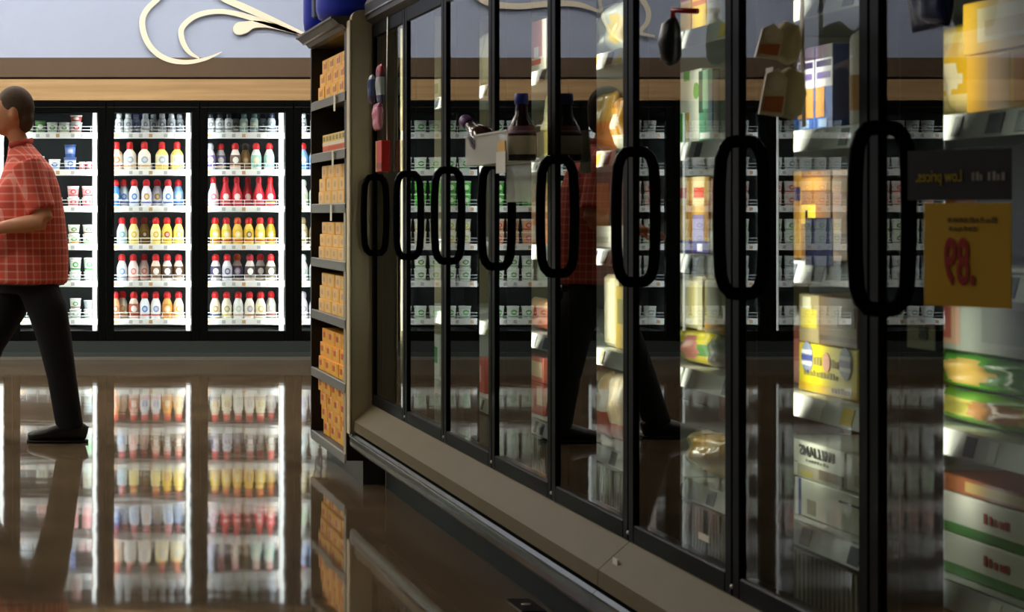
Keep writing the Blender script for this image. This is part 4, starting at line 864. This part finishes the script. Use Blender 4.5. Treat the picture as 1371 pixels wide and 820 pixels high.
per = thing('person', 'person in red plaid short sleeved shirt and dark trousers walking left', 'person', (0, PYD, 0))
body = MB()
rings(body, [(.08, 0, .80, .15, .17), (.08, 0, 1.0, .16, .17), (.08, 0, 1.2, .14, .175), (.085, 0, 1.36, .1, .17), (.07, 0, 1.43, .06, .1), (.05, 0, 1.47, .052, .055), (.03, 0, 1.52, .05, .052), (.015, 0, 1.56, .05, .052)])
body.ball((.005, 0, 1.645), (.1, .078, .118), WHITE, 20, 14); body.ball((-.035, 0, 1.59), (.062, .055, .065), WHITE, 16, 10)      # skull, jaw
body.tube([(-.088, 0, 1.655), (-.112, 0, 1.618), (-.1, 0, 1.605)], [.012, .017, .014], WHITE, 8, (0, 1, 0)); body.ball((-.09, 0, 1.572), (.014, .025, .012), WHITE)   # nose, mouth
for sgn in (-1, 1): body.ball((.012, sgn*.08, 1.635), (.02, .012, .033), WHITE)
def arm(sg, el, wr, tip):
    sh = Vector((.075, sg*.175, 1.385)); el = Vector(el); wr = Vector(wr)
    body.tube([sh, sh.lerp(el, .5), el], [.058, .052, .044], WHITE, 12); body.tube([el, el.lerp(wr, .4), wr], [.044, .042, .029], WHITE, 12)
    d = (wr-el).normalized(); sd = Vector((0, 0, 1)).cross(d).normalized(); up = d.cross(sd).normalized()
    pc = wr+d*.055; body.tube([wr, wr+d*.03, wr+d*.085], [(.026, .02), (.04, .017), (.042, .015)], WHITE, 12)
    for k, ln in enumerate((.062, .072, .068, .052)):
        o = wr+d*.08+sd*(-.03+.02*k); body.tube([o, o+d*ln*.5-up*.004, o+d*ln*.8-up*.02, o+d*ln*.85-up*.042], [.0095, .009, .0085, .007], WHITE, 8)
    th = wr+d*.025+sd*(-.035); body.tube([th, th+d*.03-sd*.022-up*.01, th+d*.058-sd*.02-up*.028], [.012, .0105, .008], WHITE, 8)
arm(-1, (.165, -.255, 1.10), (-.085, -.21, 1.06), None); arm(1, (.12, .25, 1.10), (-.12, .2, 1.05), None)
LEG = {-1: [(.11, -.095, .84), (.18, -.098, .66), (.218, -.1, .5), (.25, -.1, .33), (.292, -.1, .1)], 1: [(.06, .095, .84), (-.02, .098, .66), (-.11, .1, .49), (-.185, .1, .3), (-.27, .1, .1)]}
for sg in (-1, 1): body.tube(LEG[sg], [.095, .08, .058, .055, .04], WHITE, 14, (0, 1, 0))
link('body', fused(body, SKIN, .008, 4), per)
sh = MB()
rings(sh, [(.083, 0, .785, .2, .215), (.08, 0, .86, .206, .21), (.076, 0, .97, .21, .205), (.08, 0, 1.12, .19, .2), (.086, 0, 1.27, .157, .205), (.086, 0, 1.36, .125, .2), (.07, 0, 1.42, .09, .15), (.052, 0, 1.465, .068, .075), (.045, 0, 1.485, .062, .065)])
for sg, el in ((-1, (.165, -.255, 1.10)), (1, (.12, .25, 1.10))):
    s0 = Vector((.078, sg*.165, 1.385)); e0 = Vector(el); sh.tube([s0, s0.lerp(e0, .35), s0.lerp(e0, .84)], [.078, .074, .07], WHITE, 16)
link('shirt', fused(sh, plaid(), .011, 4), per)
link('collar', MB().tube([(-.01, -.06, 1.475), (.06, -.066, 1.488), (.105, 0, 1.5), (.06, .066, 1.488), (-.01, .06, 1.475)], [(.007, .016)]*5, M('#b84a3c', .8), 8).mesh(), per)
tr = MB(); rings(tr, [(.083, 0, .74, .15, .17), (.085, 0, .84, .17, .18), (.085, 0, .9, .165, .175)])
for sg in (-1, 1):
    L_ = [Vector(p) for p in LEG[sg]]; L_[0].z = .82; L_[0].y *= .9; L_[-1] = L_[-1]+Vector((0, 0, -.035))
    tr.tube(L_, [.1, .1, .085, .074, .068], WHITE, 18, (0, 1, 0))
link('trousers', fused(tr, M('#050608', .95, 0, 0, .25, 120), .011, 3), per)
for sg, ax, label in ((-1, .292, 'rear'), (1, -.27, 'front')):
    b = MB(); y = sg*.1
    b.tube([(ax+.085, y, .045), (ax+.05, y, .055), (ax-.03, y, .055), (ax-.11, y, .042), (ax-.185, y, .032), (ax-.21, y, .028)], [(.03, .035), (.04, .05), (.045, .052), (.05, .038), (.045, .028), (.025, .018)], WHITE, 14)
    b.tube([(ax, y, .05), (ax, y, .11)], [.045, .045], WHITE, 12)
    s = link('shoe', fused(b, M('#0b0a0a', .35), .007, 3), per)
    link('sole', MB().tube([(ax+.09, y, .008), (ax+.05, y, .008), (ax-.1, y, .008), (ax-.18, y, .008), (ax-.215, y, .008)], [(.028, .0075), (.042, .0075), (.05, .0075), (.046, .0075), (.02, .0075)], M('#161412', .6), 12).mesh(), s)
hr = MB(); hr.ball((.018, 0, 1.665), (.1, .083, .112), WHITE, 20, 14); hr.ball((.06, 0, 1.61), (.055, .07, .075), WHITE, 16, 10)
link('hair', fused(hr, M('#4a3a2c', .8, 0, 0, .3, 90), .009, 2), per)
for sg in (-1, 1):
    link('eye', MB().ball((-.083, sg*.03, 1.645), .011, M('#e8e2da', .2)).ball((-.0915, sg*.03, 1.645), .0045, M('#2a1a10', .2)).mesh(), per)
link('belt', MB().mesh() if False else MB().tube([(.083+.182*math.cos(2*PI*k/24), .192*math.sin(2*PI*k/24), .795) for k in range(25)], [(.004, .016)]*25, M('#17110d', .5), 8).mesh(), per)
